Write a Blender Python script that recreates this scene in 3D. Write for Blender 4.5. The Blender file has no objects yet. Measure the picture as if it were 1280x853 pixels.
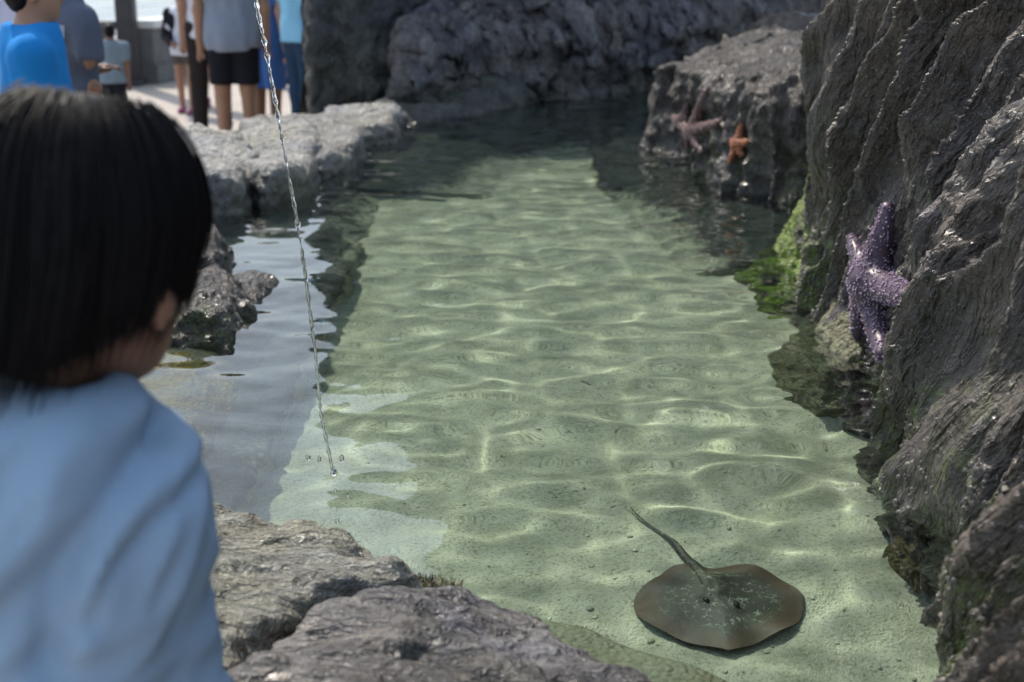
import bpy, bmesh, math, random, time
import numpy as np
from mathutils import Vector, Matrix, Quaternion
from mathutils.bvhtree import BVHTree

T0 = time.time()
SC = bpy.context.scene
COL = SC.collection
random.seed(7)
RNG = np.random.default_rng(7)

# ------------------------------------------------------------------ camera
CAM_Z = 0.95                 # above the pool water (z = 0)
PITCH = math.radians(15.8)
cam = bpy.data.cameras.new('camera')
cam.lens = 50
cam.sensor_width = 36
cam.clip_start = 0.05
cam.clip_end = 6000
cam.dof.use_dof = True
cam.dof.focus_distance = 2.6
cam.dof.aperture_fstop = 4.8
cam_ob = bpy.data.objects.new('camera', cam)
COL.objects.link(cam_ob)
cam_ob.location = (0, 0, CAM_Z)
cam_ob.rotation_euler = (math.pi / 2 - PITCH, 0, 0)
SC.camera = cam_ob

# ------------------------------------------------------------------ sky and sun
SUN_EL = math.radians(49)
LIGHT_DIR = Vector((0.49 * math.cos(SUN_EL), -0.872 * math.cos(SUN_EL), -math.sin(SUN_EL))).normalized()
world = bpy.data.worlds.new('World')
SC.world = world
world.use_nodes = True
wn = world.node_tree
wn.nodes.clear()
sky = wn.nodes.new('ShaderNodeTexSky')
sky.sky_type = 'NISHITA'
sky.sun_disc = False
sky.sun_elevation = SUN_EL
sky.sun_rotation = math.atan2(-LIGHT_DIR.x, -LIGHT_DIR.y)
sky.air_density = 1.0
sky.dust_density = 2.5
sky.ozone_density = 1.5
bg = wn.nodes.new('ShaderNodeBackground')
bg.inputs['Strength'].default_value = 0.15
wo = wn.nodes.new('ShaderNodeOutputWorld')
# thin bright cloud over the whole sky
wtc = wn.nodes.new('ShaderNodeTexCoord')
wns = wn.nodes.new('ShaderNodeTexNoise')
wns.inputs['Scale'].default_value = 3.2
wns.inputs['Detail'].default_value = 6
wns.inputs['Roughness'].default_value = 0.6
wmp = wn.nodes.new('ShaderNodeMapping')
wmp.inputs['Scale'].default_value = (1, 1, 2.6)
wrp = wn.nodes.new('ShaderNodeValToRGB')
wrp.color_ramp.elements[0].position = 0.38
wrp.color_ramp.elements[0].color = (0.05, 0.05, 0.05, 1)
wrp.color_ramp.elements[1].position = 0.68
wrp.color_ramp.elements[1].color = (0.6, 0.6, 0.6, 1)
wmx = wn.nodes.new('ShaderNodeMix')
wmx.data_type = 'RGBA'
wmx.inputs[7].default_value = (9.0, 10.8, 12.6, 1)
wn.links.new(wtc.outputs['Generated'], wmp.inputs[0])
wn.links.new(wmp.outputs[0], wns.inputs['Vector'])
wn.links.new(wns.outputs[0], wrp.inputs[0])
wn.links.new(wrp.outputs[0], wmx.inputs[0])
wn.links.new(sky.outputs[0], wmx.inputs[6])
wn.links.new(wmx.outputs[2], bg.inputs[0])
wn.links.new(bg.outputs[0], wo.inputs[0])

sun = bpy.data.lights.new('sun', 'SUN')
sun.energy = 4.2
sun.angle = math.radians(0.5)
sun.color = (1.0, 0.92, 0.80)
sun.cycles.is_caustics_light = True
sun_ob = bpy.data.objects.new('sun', sun)
COL.objects.link(sun_ob)
sun_ob.location = (-6, 10, 12)
sun_ob.rotation_euler = LIGHT_DIR.to_track_quat('-Z', 'Y').to_euler()

SC.view_settings.view_transform = 'Standard'
SC.view_settings.look = 'None'
SC.view_settings.exposure = 0.15
SC.view_settings.gamma = 1
SC.cycles.use_denoising = True
SC.cycles.max_bounces = 10
SC.cycles.transmission_bounces = 8
SC.cycles.transparent_max_bounces = 8
SC.cycles.caustics_refractive = True
SC.cycles.caustics_reflective = False
SC.cycles.blur_glossy = 0.5
SC.cycles.sample_clamp_indirect = 4.0

# ------------------------------------------------------------------ small helpers
FW = Vector((0, math.cos(PITCH), -math.sin(PITCH)))
UP = Vector((0, math.sin(PITCH), math.cos(PITCH)))
KPX = 36.0 / 50.0 / 1280.0


def ray(px, py):
    return (Vector((1, 0, 0)) * ((px - 640) * KPX) + UP * ((426.5 - py) * KPX) + FW)


def at_z(px, py, z):
    d = ray(px, py)
    return Vector((0, 0, CAM_Z)) + d * ((z - CAM_Z) / d.z)


def at_d(px, py, depth):
    return Vector((0, 0, CAM_Z)) + ray(px, py) * depth


def x_at(px, Y, z):
    depth = Vector((0, Y, z - CAM_Z)).dot(FW)
    return (px - 640) * KPX * depth


def polyz(pts, z):
    return np.array([[*at_z(a, b, z)][:2] for a, b in pts])


def _hash(ix, iy, iz, seed):
    h = (ix.astype(np.uint32) * np.uint32(374761393) + iy.astype(np.uint32) * np.uint32(668265263)
         + iz.astype(np.uint32) * np.uint32(2147483647 - 3581) + np.uint32((seed * 974711 + 12345) & 0x7fffffff))
    h = (h ^ (h >> np.uint32(13))) * np.uint32(1274126177)
    h = (h ^ (h >> np.uint32(16))) * np.uint32(2246822519)
    return h ^ (h >> np.uint32(15))


_GR = np.array([[1, 1, 0], [-1, 1, 0], [1, -1, 0], [-1, -1, 0], [1, 0, 1], [-1, 0, 1], [1, 0, -1], [-1, 0, -1],
                [0, 1, 1], [0, -1, 1], [0, 1, -1], [0, -1, -1], [1, 1, 0], [-1, 1, 0], [0, -1, 1], [0, -1, -1]], np.float32)


def noise(p, seed=0):
    """gradient noise, p (..., 3) -> about -1..1"""
    p = np.asarray(p, np.float32)
    f0 = np.floor(p)
    i = f0.astype(np.int64)
    f = p - f0
    u = f * f * f * (f * (f * 6 - 15) + 10)
    out = 0
    for dx in (0, 1):
        wx = u[..., 0] if dx else 1 - u[..., 0]
        for dy in (0, 1):
            wy = u[..., 1] if dy else 1 - u[..., 1]
            for dz in (0, 1):
                wz = u[..., 2] if dz else 1 - u[..., 2]
                g = _GR[_hash(i[..., 0] + dx, i[..., 1] + dy, i[..., 2] + dz, seed) & 15]
                d = g[..., 0] * (f[..., 0] - dx) + g[..., 1] * (f[..., 1] - dy) + g[..., 2] * (f[..., 2] - dz)
                out = out + d * wx * wy * wz
    return out


def fbm(p, octs=4, seed=0, gain=0.5, lac=2.07):
    a, s, out = 1.0, 1.0, 0
    for k in range(octs):
        out = out + a * noise(p * s, seed + k * 17)
        a *= gain
        s *= lac
    return out


def ridged(p, octs=3, seed=0):
    a, s, out = 1.0, 1.0, 0
    for k in range(octs):
        out = out + a * (1 - 2.2 * np.abs(noise(p * s, seed + k * 31)))
        a *= 0.5
        s *= 2.1
    return out


def worley(p, seed=0):
    """distance to the nearest and the second nearest jittered cell point"""
    p = np.asarray(p, np.float32)
    i = np.floor(p).astype(np.int64)
    f1 = np.full(p.shape[:-1], 9.0, np.float32)
    f2 = f1.copy()
    for dx in (-1, 0, 1):
        for dy in (-1, 0, 1):
            for dz in (-1, 0, 1):
                cx, cy, cz = i[..., 0] + dx, i[..., 1] + dy, i[..., 2] + dz
                h = _hash(cx, cy, cz, seed)
                jx = (h & np.uint32(1023)).astype(np.float32) / 1023
                jy = ((h >> np.uint32(10)) & np.uint32(1023)).astype(np.float32) / 1023
                jz = ((h >> np.uint32(20)) & np.uint32(1023)).astype(np.float32) / 1023
                d = np.sqrt((cx + jx - p[..., 0]) ** 2 + (cy + jy - p[..., 1]) ** 2 + (cz + jz - p[..., 2]) ** 2)
                f2 = np.minimum(f2, np.maximum(f1, d))
                f1 = np.minimum(f1, d)
    return f1, f2


def smoothstep(a, b, x):
    t = np.clip((x - a) / (b - a), 0, 1)
    return t * t * (3 - 2 * t)


def smin(a, b, k):
    h = np.maximum(k - np.abs(a - b), 0) / k
    return np.minimum(a, b) - h * h * k * 0.25


def smax(a, b, k):
    return -smin(-a, -b, k)


def sd_poly(px, py, poly):
    """signed distance to a polygon, negative inside"""
    d = np.full(px.shape, 1e9)
    s = np.ones(px.shape)
    n = len(poly)
    for i in range(n):
        a, b = poly[i], poly[i - 1]
        ex, ey = b[0] - a[0], b[1] - a[1]
        wx, wy = px - a[0], py - a[1]
        t = np.clip((wx * ex + wy * ey) / (ex * ex + ey * ey + 1e-12), 0, 1)
        bx, by = wx - ex * t, wy - ey * t
        d = np.minimum(d, bx * bx + by * by)
        c1, c2, c3 = py >= a[1], py < b[1], ex * wy > ey * wx
        flip = (c1 & c2 & c3) | (~c1 & ~c2 & ~c3)
        s = np.where(flip, -s, s)
    return s * np.sqrt(d)


def mesh_np(name, v, quads, smooth=True):
    me = bpy.data.meshes.new(name)
    v = np.ascontiguousarray(v, np.float32)
    q = np.ascontiguousarray(quads, np.int32)
    k = q.shape[1]
    me.vertices.add(len(v))
    me.vertices.foreach_set('co', v.ravel())
    me.loops.add(q.size)
    me.loops.foreach_set('vertex_index', q.ravel())
    me.polygons.add(len(q))
    me.polygons.foreach_set('loop_start', np.arange(0, q.size, k, dtype=np.int32))
    me.polygons.foreach_set('loop_total', np.full(len(q), k, np.int32))
    me.polygons.foreach_set('use_smooth', np.full(len(q), smooth))
    me.update(calc_edges=True)
    me.validate()
    return me


def vnormals(v, q):
    n = np.zeros_like(v)
    if q.shape[1] == 4:
        fn = np.cross(v[q[:, 2]] - v[q[:, 0]], v[q[:, 3]] - v[q[:, 1]])
    else:
        fn = np.cross(v[q[:, 1]] - v[q[:, 0]], v[q[:, 2]] - v[q[:, 0]])
    for c in range(q.shape[1]):
        np.add.at(n, q[:, c], fn)
    return n / (np.linalg.norm(n, axis=1, keepdims=True) + 1e-12)


def grid_quads(nu, nv):
    a = np.arange(nu * nv).reshape(nu, nv)
    return np.stack([a[:-1, :-1], a[1:, :-1], a[1:, 1:], a[:-1, 1:]], -1).reshape(-1, 4)


def nets(f, lo, hi, h):
    """surface nets of f < 0 in the box lo..hi; f takes an (n, m, k, 3) array"""
    ax = [np.arange(lo[i], hi[i] + h, h) for i in range(3)]
    P = np.stack(np.meshgrid(*ax, indexing='ij'), -1).astype(np.float32)
    V = f(P)
    V[0], V[-1] = np.maximum(V[0], 1e-4), np.maximum(V[-1], 1e-4)
    V[:, 0], V[:, -1] = np.maximum(V[:, 0], 1e-4), np.maximum(V[:, -1], 1e-4)
    V[:, :, 0], V[:, :, -1] = np.maximum(V[:, :, 0], 1e-4), np.maximum(V[:, :, -1], 1e-4)
    nx, ny, nz = V.shape
    acc = np.zeros((nx - 1, ny - 1, nz - 1, 3), np.float32)
    cnt = np.zeros((nx - 1, ny - 1, nz - 1), np.float32)
    for axis in range(3):
        o = [k for k in range(3) if k != axis]
        for c0 in (0, 1):
            for c1 in (0, 1):
                a = [0, 0, 0]
                a[o[0]], a[o[1]] = c0, c1
                b = list(a)
                b[axis] = 1
                va = V[a[0]:nx - 1 + a[0], a[1]:ny - 1 + a[1], a[2]:nz - 1 + a[2]]
                vb = V[b[0]:nx - 1 + b[0], b[1]:ny - 1 + b[1], b[2]:nz - 1 + b[2]]
                cr = (va < 0) != (vb < 0)
                t = np.where(cr, va / np.where(cr, va - vb, 1), 0)
                for k in range(3):
                    acc[..., k] += np.where(cr, a[k] + (t if k == axis else 0), 0)
                cnt += cr
    act = cnt > 0
    idx = np.full(act.shape, -1, np.int64)
    idx[act] = np.arange(act.sum())
    cells = np.argwhere(act)
    v = (cells + acc[act] / cnt[act][:, None]) * h + np.array(lo)
    quads = []
    S = V < 0
    for axis in range(3):
        sl0 = [slice(1, -1)] * 3
        sl1 = [slice(1, -1)] * 3
        sl0[axis] = slice(0, -1)
        sl1[axis] = slice(1, None)
        s0, s1 = S[tuple(sl0)], S[tuple(sl1)]
        e = np.argwhere(s0 != s1)
        neg = s0[s0 != s1]
        off = np.array([1, 1, 1])
        off[axis] = 0
        e = e + off
        o = [(1, 2), (2, 0), (0, 1)][axis]
        r = []
        for d0, d1 in ((1, 1), (0, 1), (0, 0), (1, 0)):
            c = e.copy()
            c[:, o[0]] -= d0
            c[:, o[1]] -= d1
            r.append(idx[c[:, 0], c[:, 1], c[:, 2]])
        q = np.stack(r, -1)
        q[~neg] = q[~neg][:, ::-1]
        quads.append(q)
    return v.astype(np.float32), np.concatenate(quads)


def tag(o, label=None, cat=None, group=None, kind=None):
    for k, v in (('label', label), ('category', cat), ('group', group), ('kind', kind)):
        if v:
            o[k] = v
    return o


def obj(name, me, mat, parent=None, loc=None):
    o = bpy.data.objects.new(name, me)
    COL.objects.link(o)
    if mat is not None:
        me.materials.clear()
        me.materials.append(mat)
    if parent is not None:
        o.parent = parent
    if loc is not None:
        o.location = loc
    return o


def obj_np(name, v, q, mat, parent=None, origin=None):
    """mesh object from world points; top-level ones get their origin at the middle of their base"""
    v = np.asarray(v, np.float32)
    if parent is None:
        if origin is None:
            lo, hi = v.min(0), v.max(0)
            origin = np.array([(lo[0] + hi[0]) / 2, (lo[1] + hi[1]) / 2, lo[2]])
        o = obj(name, mesh_np(name, v - np.asarray(origin, np.float32), q), mat, None, tuple(float(t) for t in origin))
    else:
        o = obj(name, mesh_np(name, v, q), mat, parent)
    return o


def empty(name, loc, rz=0):
    o = bpy.data.objects.new(name, None)
    COL.objects.link(o)
    o.location = loc
    o.rotation_euler = (0, 0, rz)
    return o


# ------------------------------------------------------------------ materials
class N:
    """tiny node builder"""

    def __init__(self, name):
        self.m = bpy.data.materials.new(name)
        self.m.use_nodes = True
        self.t = self.m.node_tree
        self.t.nodes.clear()
        self.out = self.t.nodes.new('ShaderNodeOutputMaterial')
        self.geo = None

    def node(self, kind, **kw):
        n = self.t.nodes.new(kind)
        for k, v in kw.items():
            setattr(n, k, v)
        return n

    def link(self, a, b):
        self.t.links.new(a, b)

    def put(self, sock, v):
        if hasattr(v, 'is_output'):
            self.link(v, sock)
        elif v is not None:
            sock.default_value = v

    def pos(self):
        if self.geo is None:
            self.geo = self.node('ShaderNodeNewGeometry')
        return self.geo.outputs['Position']

    def objco(self):
        return self.node('ShaderNodeTexCoord').outputs['Object']

    def mapping(self, vec, scale=(1, 1, 1), rot=(0, 0, 0)):
        n = self.node('ShaderNodeMapping')
        self.link(vec, n.inputs[0])
        n.inputs['Scale'].default_value = scale
        n.inputs['Rotation'].default_value = rot
        return n.outputs[0]

    def noise(self, vec, scale, detail=6, rough=0.6, dist=0.0, out=0):
        n = self.node('ShaderNodeTexNoise')
        self.link(vec, n.inputs['Vector'])
        n.inputs['Scale'].default_value = scale
        n.inputs['Detail'].default_value = detail
        n.inputs['Roughness'].default_value = rough
        n.inputs['Distortion'].default_value = dist
        return n.outputs[out]

    def ridge(self, vec, scale, detail=5):
        n = self.node('ShaderNodeTexNoise', noise_type='RIDGED_MULTIFRACTAL')
        self.link(vec, n.inputs['Vector'])
        n.inputs['Scale'].default_value = scale
        n.inputs['Detail'].default_value = detail
        n.inputs['Roughness'].default_value = 0.55
        n.inputs['Distortion'].default_value = 0.5
        n.inputs['Offset'].default_value = 1.0
        n.inputs['Gain'].default_value = 1.6
        return n.outputs[0]

    def voronoi(self, vec, scale, feature='F1', out=0):
        n = self.node('ShaderNodeTexVoronoi', feature=feature)
        self.link(vec, n.inputs['Vector'])
        n.inputs['Scale'].default_value = scale
        return n.outputs[out]

    def ramp(self, fac, stops):
        n = self.node('ShaderNodeValToRGB')
        self.link(fac, n.inputs[0])
        cr = n.color_ramp
        while len(cr.elements) < len(stops):
            cr.elements.new(0.5)
        for e, (p, c) in zip(cr.elements, stops):
            e.position = p
            e.color = (c, c, c, 1) if isinstance(c, (int, float)) else (*c, 1)
        return n.outputs[0]

    def math(self, op, a, b=None, clamp=False):
        n = self.node('ShaderNodeMath', operation=op, use_clamp=clamp)
        self.put(n.inputs[0], a)
        if b is not None:
            self.put(n.inputs[1], b)
        return n.outputs[0]

    def mix(self, fac, a, b, blend='MIX'):
        n = self.node('ShaderNodeMix', data_type='RGBA', blend_type=blend)
        self.put(n.inputs[0], fac)
        for s, v in ((n.inputs[6], a), (n.inputs[7], b)):
            self.put(s, (*v, 1) if isinstance(v, tuple) and len(v) == 3 else v)
        return n.outputs[2]

    def sep(self, vec):
        n = self.node('ShaderNodeSeparateXYZ')
        self.link(vec, n.inputs[0])
        return n.outputs

    def maprange(self, v, a, b, c=0.0, d=1.0):
        n = self.node('ShaderNodeMapRange', interpolation_type='SMOOTHSTEP')
        self.link(v, n.inputs[0])
        for i, x in enumerate((a, b, c, d)):
            n.inputs[i + 1].default_value = x
        return n.outputs[0]

    def bump(self, h, strength=1.0, dist=0.01, normal=None):
        n = self.node('ShaderNodeBump')
        self.link(h, n.inputs['Height'])
        n.inputs['Strength'].default_value = strength
        n.inputs['Distance'].default_value = dist
        if normal is not None:
            self.link(normal, n.inputs['Normal'])
        return n.outputs[0]

    def principled(self, color, rough=0.6, normal=None, spec=0.5, coat=None, coat_rough=0.15, sheen=None, sss=None):
        n = self.node('ShaderNodeBsdfPrincipled')
        self.put(n.inputs['Base Color'], (*color, 1) if isinstance(color, tuple) and len(color) == 3 else color)
        self.put(n.inputs['Roughness'], rough)
        self.put(n.inputs['Specular IOR Level'], spec)
        if normal is not None:
            self.link(normal, n.inputs['Normal'])
            self.link(normal, n.inputs['Coat Normal'])
        if coat is not None:
            self.put(n.inputs['Coat Weight'], coat)
            n.inputs['Coat Roughness'].default_value = coat_rough
        if sheen is not None:
            n.inputs['Sheen Weight'].default_value = sheen
        if sss is not None:
            n.inputs['Subsurface Weight'].default_value = sss
            n.inputs['Subsurface Radius'].default_value = (0.01, 0.004, 0.002)
        self.link(n.outputs[0], self.out.inputs[0])
        return n


def rock_mat(name, dark, mid, light, wet_top=0.12, algae=0.0, rough=0.5, scale=1.0, bump=1.0, tone=None, coat_base=0.15,
             flow=(1, 1, 0.35), frot=(0.2, 0.1, 0.3), silt=None):
    m = N(name)
    p = m.pos()
    pf = m.mapping(m.mapping(p, (1, 1, 1), frot), flow)
    big = m.noise(p, 2.6 * scale, 5, 0.6, 0.4)
    streak = m.noise(pf, 11 * scale, 8, 0.65, 0.8)
    fine = m.noise(p, 55 * scale, 5, 0.65)
    c = m.ramp(streak, [(0.34, dark), (0.5, mid), (0.68, light)])
    c2 = m.ramp(big, [(0.3, tuple(x * 0.62 for x in mid)), (0.55, mid), (0.75, tone or light)])
    c = m.mix(0.45, c, c2)
    c = m.mix(m.ramp(fine, [(0.33, 0.55), (0.52, 0.0)]), c, tuple(x * 0.55 for x in dark))
    c = m.mix(m.ramp(m.noise(p, 150 * scale, 3, 0.5), [(0.62, 0.0), (0.74, 0.6)]), c, tuple(min(1, x * 1.6) for x in light))
    c = m.mix(1.0, c, m.ramp(m.noise(p, 4.5 * scale, 5, 0.65, 0.5), [(0.36, (0.86, 0.86, 1.0)), (0.5, (1.0, 0.97, 0.93)), (0.64, (1.13, 1.03, 0.94))]), 'MULTIPLY')
    z = m.sep(p)[2]
    zz = m.math('ADD', z, m.math('MULTIPLY', m.math('SUBTRACT', m.noise(p, 6, 4), 0.5), 0.22))
    wet = m.maprange(zz, wet_top, wet_top - 0.12)
    c = m.mix(m.math('MULTIPLY', wet, 0.75), c, m.mix(0.4, tuple(x * 0.5 for x in dark), (0.035, 0.028, 0.016)))
    if algae > 0:
        am = m.math('MULTIPLY', m.ramp(m.noise(m.mapping(p, (1, 1, 0.5)), 3.3, 5, 0.62), [(0.5, 0.0), (0.62, 1.0)]),
                    m.maprange(zz, 0.45, 0.12))
        am = m.math('MULTIPLY', am, m.ramp(m.noise(p, 40, 4), [(0.4, 0.0), (0.58, 1.0)]))
        am = m.math('MULTIPLY', am, algae)
        c = m.mix(am, c, m.ramp(fine, [(0.35, (0.03, 0.05, 0.008)), (0.6, (0.16, 0.25, 0.02))]))
    if silt is not None:      # sand settled on the lower parts
        c = m.mix(m.math('MULTIPLY', m.maprange(m.math('ADD', zz, m.math('MULTIPLY', m.math('SUBTRACT', fine, 0.5), 0.2)), silt, silt - 0.09), 0.85), c, (0.4, 0.39, 0.28))
    h = m.math('ADD', m.math('MULTIPLY', streak, 0.9), m.math('MULTIPLY', fine, 0.3))
    h = m.math('ADD', h, m.math('MULTIPLY', m.ridge(pf, 24 * scale), 0.22))
    h = m.math('ADD', h, m.math('MULTIPLY', m.ridge(pf, 70 * scale), 0.10))
    h = m.math('ADD', h, m.math('MULTIPLY', m.noise(p, 190 * scale, 3, 0.5), 0.12))
    nrm = m.bump(h, 1.0 * bump, 0.032)
    r = m.math('ADD', rough, m.math('MULTIPLY', m.math('SUBTRACT', m.noise(p, 9, 4), 0.5), 0.5), True)
    coat = m.math('ADD', coat_base, m.math('MULTIPLY', wet, 0.55), True)
    m.principled(c, r, nrm, 0.35, coat, 0.16)
    return m.m


M = {}
M['cliff'] = rock_mat('dark_wet_rock', (0.012, 0.0095, 0.0085), (0.062, 0.05, 0.045), (0.27, 0.235, 0.215), 0.1, 0.8, 0.42,
                      1.0, 1.0, (0.17, 0.15, 0.115), 0.45, (0.6, 1.0, 0.22), (math.radians(-33), 0, 0))
M['boulder'] = rock_mat('grey_brown_rock', (0.018, 0.015, 0.0135), (0.072, 0.062, 0.057), (0.22, 0.2, 0.19), 0.12, 0.35, 0.42, 1.0, 1.0, None, 0.3)
M['rim'] = rock_mat('pale_rim_rock', (0.06, 0.05, 0.038), (0.22, 0.22, 0.185), (0.5, 0.5, 0.45), 0.05, 0.12, 0.5, 1.0, 0.9,
                    (0.34, 0.37, 0.3), 0.12, (0.5, 1.0, 1.0))
M['nearfront'] = rock_mat('grey_rim_rock', (0.025, 0.023, 0.023), (0.12, 0.115, 0.115), (0.4, 0.39, 0.38), 0.05, 0.05, 0.42, 1.0, 0.9,
                          (0.24, 0.235, 0.22), 0.25, (0.5, 1.0, 1.0))
M['far_rim'] = rock_mat('sun_bleached_rock', (0.1, 0.1, 0.095), (0.3, 0.3, 0.285), (0.46, 0.46, 0.44), 0.16, 0.25, 0.5, 0.7, 1.0)
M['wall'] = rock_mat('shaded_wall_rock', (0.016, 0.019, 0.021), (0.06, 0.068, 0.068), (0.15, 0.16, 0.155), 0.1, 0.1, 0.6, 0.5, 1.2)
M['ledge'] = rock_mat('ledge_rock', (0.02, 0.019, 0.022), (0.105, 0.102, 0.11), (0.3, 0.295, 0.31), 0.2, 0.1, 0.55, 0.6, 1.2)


def algae_mat(name, dark, light, brown):
    m = N(name)
    p = m.pos()
    a = m.noise(p, 60, 6, 0.7)
    c = m.ramp(a, [(0.3, dark), (0.6, light)])
    c = m.mix(m.ramp(m.noise(p, 9, 4, 0.6, 0.5), [(0.5, 0.0), (0.62, 1.0)]), c, brown)
    n = m.bump(m.math('ADD', a, m.math('MULTIPLY', m.voronoi(p, 90), -0.6)), 1.0, 0.012)
    m.principled(c, 0.45, n, 0.4, 0.15, 0.2)
    return m.m


M['algae'] = algae_mat('bright_green_algae', (0.02, 0.045, 0.003), (0.17, 0.26, 0.01), (0.035, 0.03, 0.018))
M['ledge_slime'] = algae_mat('olive_algae_film', (0.3, 0.28, 0.18), (0.42, 0.40, 0.28), (0.33, 0.3, 0.19))
M['ochre_algae'] = algae_mat('ochre_algae', (0.1, 0.075, 0.01), (0.3, 0.22, 0.04), (0.16, 0.15, 0.11))
M['tuft'] = algae_mat('dry_algae', (0.06, 0.06, 0.028), (0.19, 0.19, 0.1), (0.12, 0.105, 0.05))
M['kelp'] = algae_mat('brown_seaweed', (0.05, 0.04, 0.012), (0.14, 0.11, 0.04), (0.08, 0.06, 0.02))


def sand():
    m = N('pool_sand')
    p = m.pos()
    a = m.noise(p, 140, 5, 0.7)
    b = m.noise(p, 14, 6, 0.65, 0.3)
    g = m.voronoi(p, 260)
    c = m.ramp(b, [(0.3, (0.38, 0.37, 0.265)), (0.5, (0.51, 0.49, 0.365)), (0.7, (0.58, 0.555, 0.435))])
    c = m.mix(m.ramp(a, [(0.34, 0.75), (0.5, 0.0)]), c, (0.16, 0.165, 0.1))
    c = m.mix(m.ramp(m.noise(p, 420, 2), [(0.62, 0.0), (0.72, 0.6)]), c, (0.62, 0.6, 0.48))
    c = m.mix(m.math('MULTIPLY', m.ramp(m.noise(p, 2.3, 6, 0.65, 0.8), [(0.5, 0.0), (0.66, 1.0)]), 0.45), c, (0.2, 0.2, 0.125))
    n = m.bump(m.math('ADD', m.math('MULTIPLY', a, 0.5), m.math('ADD', b, m.math('MULTIPLY', g, 0.25))), 0.8, 0.012)
    m.principled(c, 0.85, n, 0.2)
    return m.m


M['sand'] = sand()


def water():
    m = N('pool_water')
    r = m.node('ShaderNodeBsdfRefraction')
    r.inputs['Color'].default_value = (0.86, 0.975, 0.95, 1)
    r.inputs['Roughness'].default_value = 0
    r.inputs['IOR'].default_value = 1.333
    g = m.node('ShaderNodeBsdfGlossy')
    g.inputs['Color'].default_value = (1, 1, 1, 1)
    g.inputs['Roughness'].default_value = 0
    f = m.node('ShaderNodeFresnel')
    f.inputs['IOR'].default_value = 1.333
    x = m.node('ShaderNodeMixShader')
    m.link(f.outputs[0], x.inputs[0])
    m.link(r.outputs[0], x.inputs[1])
    m.link(g.outputs[0], x.inputs[2])
    m.link(x.outputs[0], m.out.inputs[0])
    return m.m


M['water'] = water()


def clear_water():
    m = N('falling_water')
    g = m.node('ShaderNodeBsdfGlass')
    g.inputs['IOR'].default_value = 1.333
    g.inputs['Roughness'].default_value = 0
    m.link(g.outputs[0], m.out.inputs[0])
    return m.m


M['drop'] = clear_water()


def plaza_mat():
    m = N('plaza_concrete')
    p = m.pos()
    a = m.noise(p, 1.2, 5, 0.6)
    b = m.noise(p, 60, 4, 0.7)
    c = m.ramp(a, [(0.3, (0.33, 0.29, 0.255)), (0.7, (0.42, 0.375, 0.34))])
    c = m.mix(m.ramp(b, [(0.35, 0.35), (0.5, 0.0)]), c, (0.22, 0.2, 0.18))
    m.principled(c, 0.75, m.bump(b, 0.4, 0.004), 0.3)
    return m.m


M['plaza'] = plaza_mat()


def sea_mat():
    m = N('sea_water')
    p = m.pos()
    a = m.noise(m.mapping(p, (0.16, 0.05, 1)), 1.6, 6, 0.6, 0.6)
    foam = m.ramp(m.noise(m.mapping(p, (0.06, 0.022, 1)), 1.6, 6, 0.66, 1.0), [(0.5, 0.0), (0.68, 0.75)])
    c = m.mix(foam, (0.06, 0.11, 0.15), (0.5, 0.53, 0.55))
    m.principled(c, m.math('ADD', 0.15, m.math('MULTIPLY', foam, 0.5)), m.bump(a, 1.0, 1.2), 0.5)
    return m.m


M['sea'] = sea_mat()


def plain(name, c, rough=0.7, bump_scale=80, bump=0.2, dist=0.003, var=0.25, spec=0.4, sheen=None, sss=None, coat=None):
    m = N(name)
    p = m.objco()
    a = m.noise(p, bump_scale, 4, 0.6)
    b = m.noise(p, 6, 4, 0.6)
    col = m.ramp(b, [(0.3, tuple(x * (1 - var) for x in c)), (0.7, tuple(min(1, x * (1 + var * 0.6)) for x in c))])
    m.principled(col, rough, m.bump(a, bump, dist), spec, coat, 0.2, sheen, sss)
    return m.m


# ------------------------------------------------------------------ sdf pieces
def ell(P, c, r):
    q = (P - np.asarray(c, np.float32)) / np.asarray(r, np.float32)
    k0 = np.sqrt((q * q).sum(-1)) + 1e-9
    q2 = q / np.asarray(r, np.float32)
    k1 = np.sqrt((q2 * q2).sum(-1)) + 1e-9
    return k0 * (k0 - 1) / k1


def cap(P, a, b, ra, rb=None):
    rb = ra if rb is None else rb
    a = np.asarray(a, np.float32)
    b = np.asarray(b, np.float32)
    ba = b - a
    h = np.clip(((P - a) @ ba) / (ba @ ba), 0, 1)
    d = P - a - h[..., None] * ba
    return np.sqrt((d * d).sum(-1)) - (ra + (rb - ra) * h)


def half(P, p, n):
    n = np.asarray(n, np.float32)
    n = n / np.linalg.norm(n)
    return (P - np.asarray(p, np.float32)) @ n


def union(ds, k):
    r = ds[0]
    for d in ds[1:]:
        r = smin(r, d, k)
    return r


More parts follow.
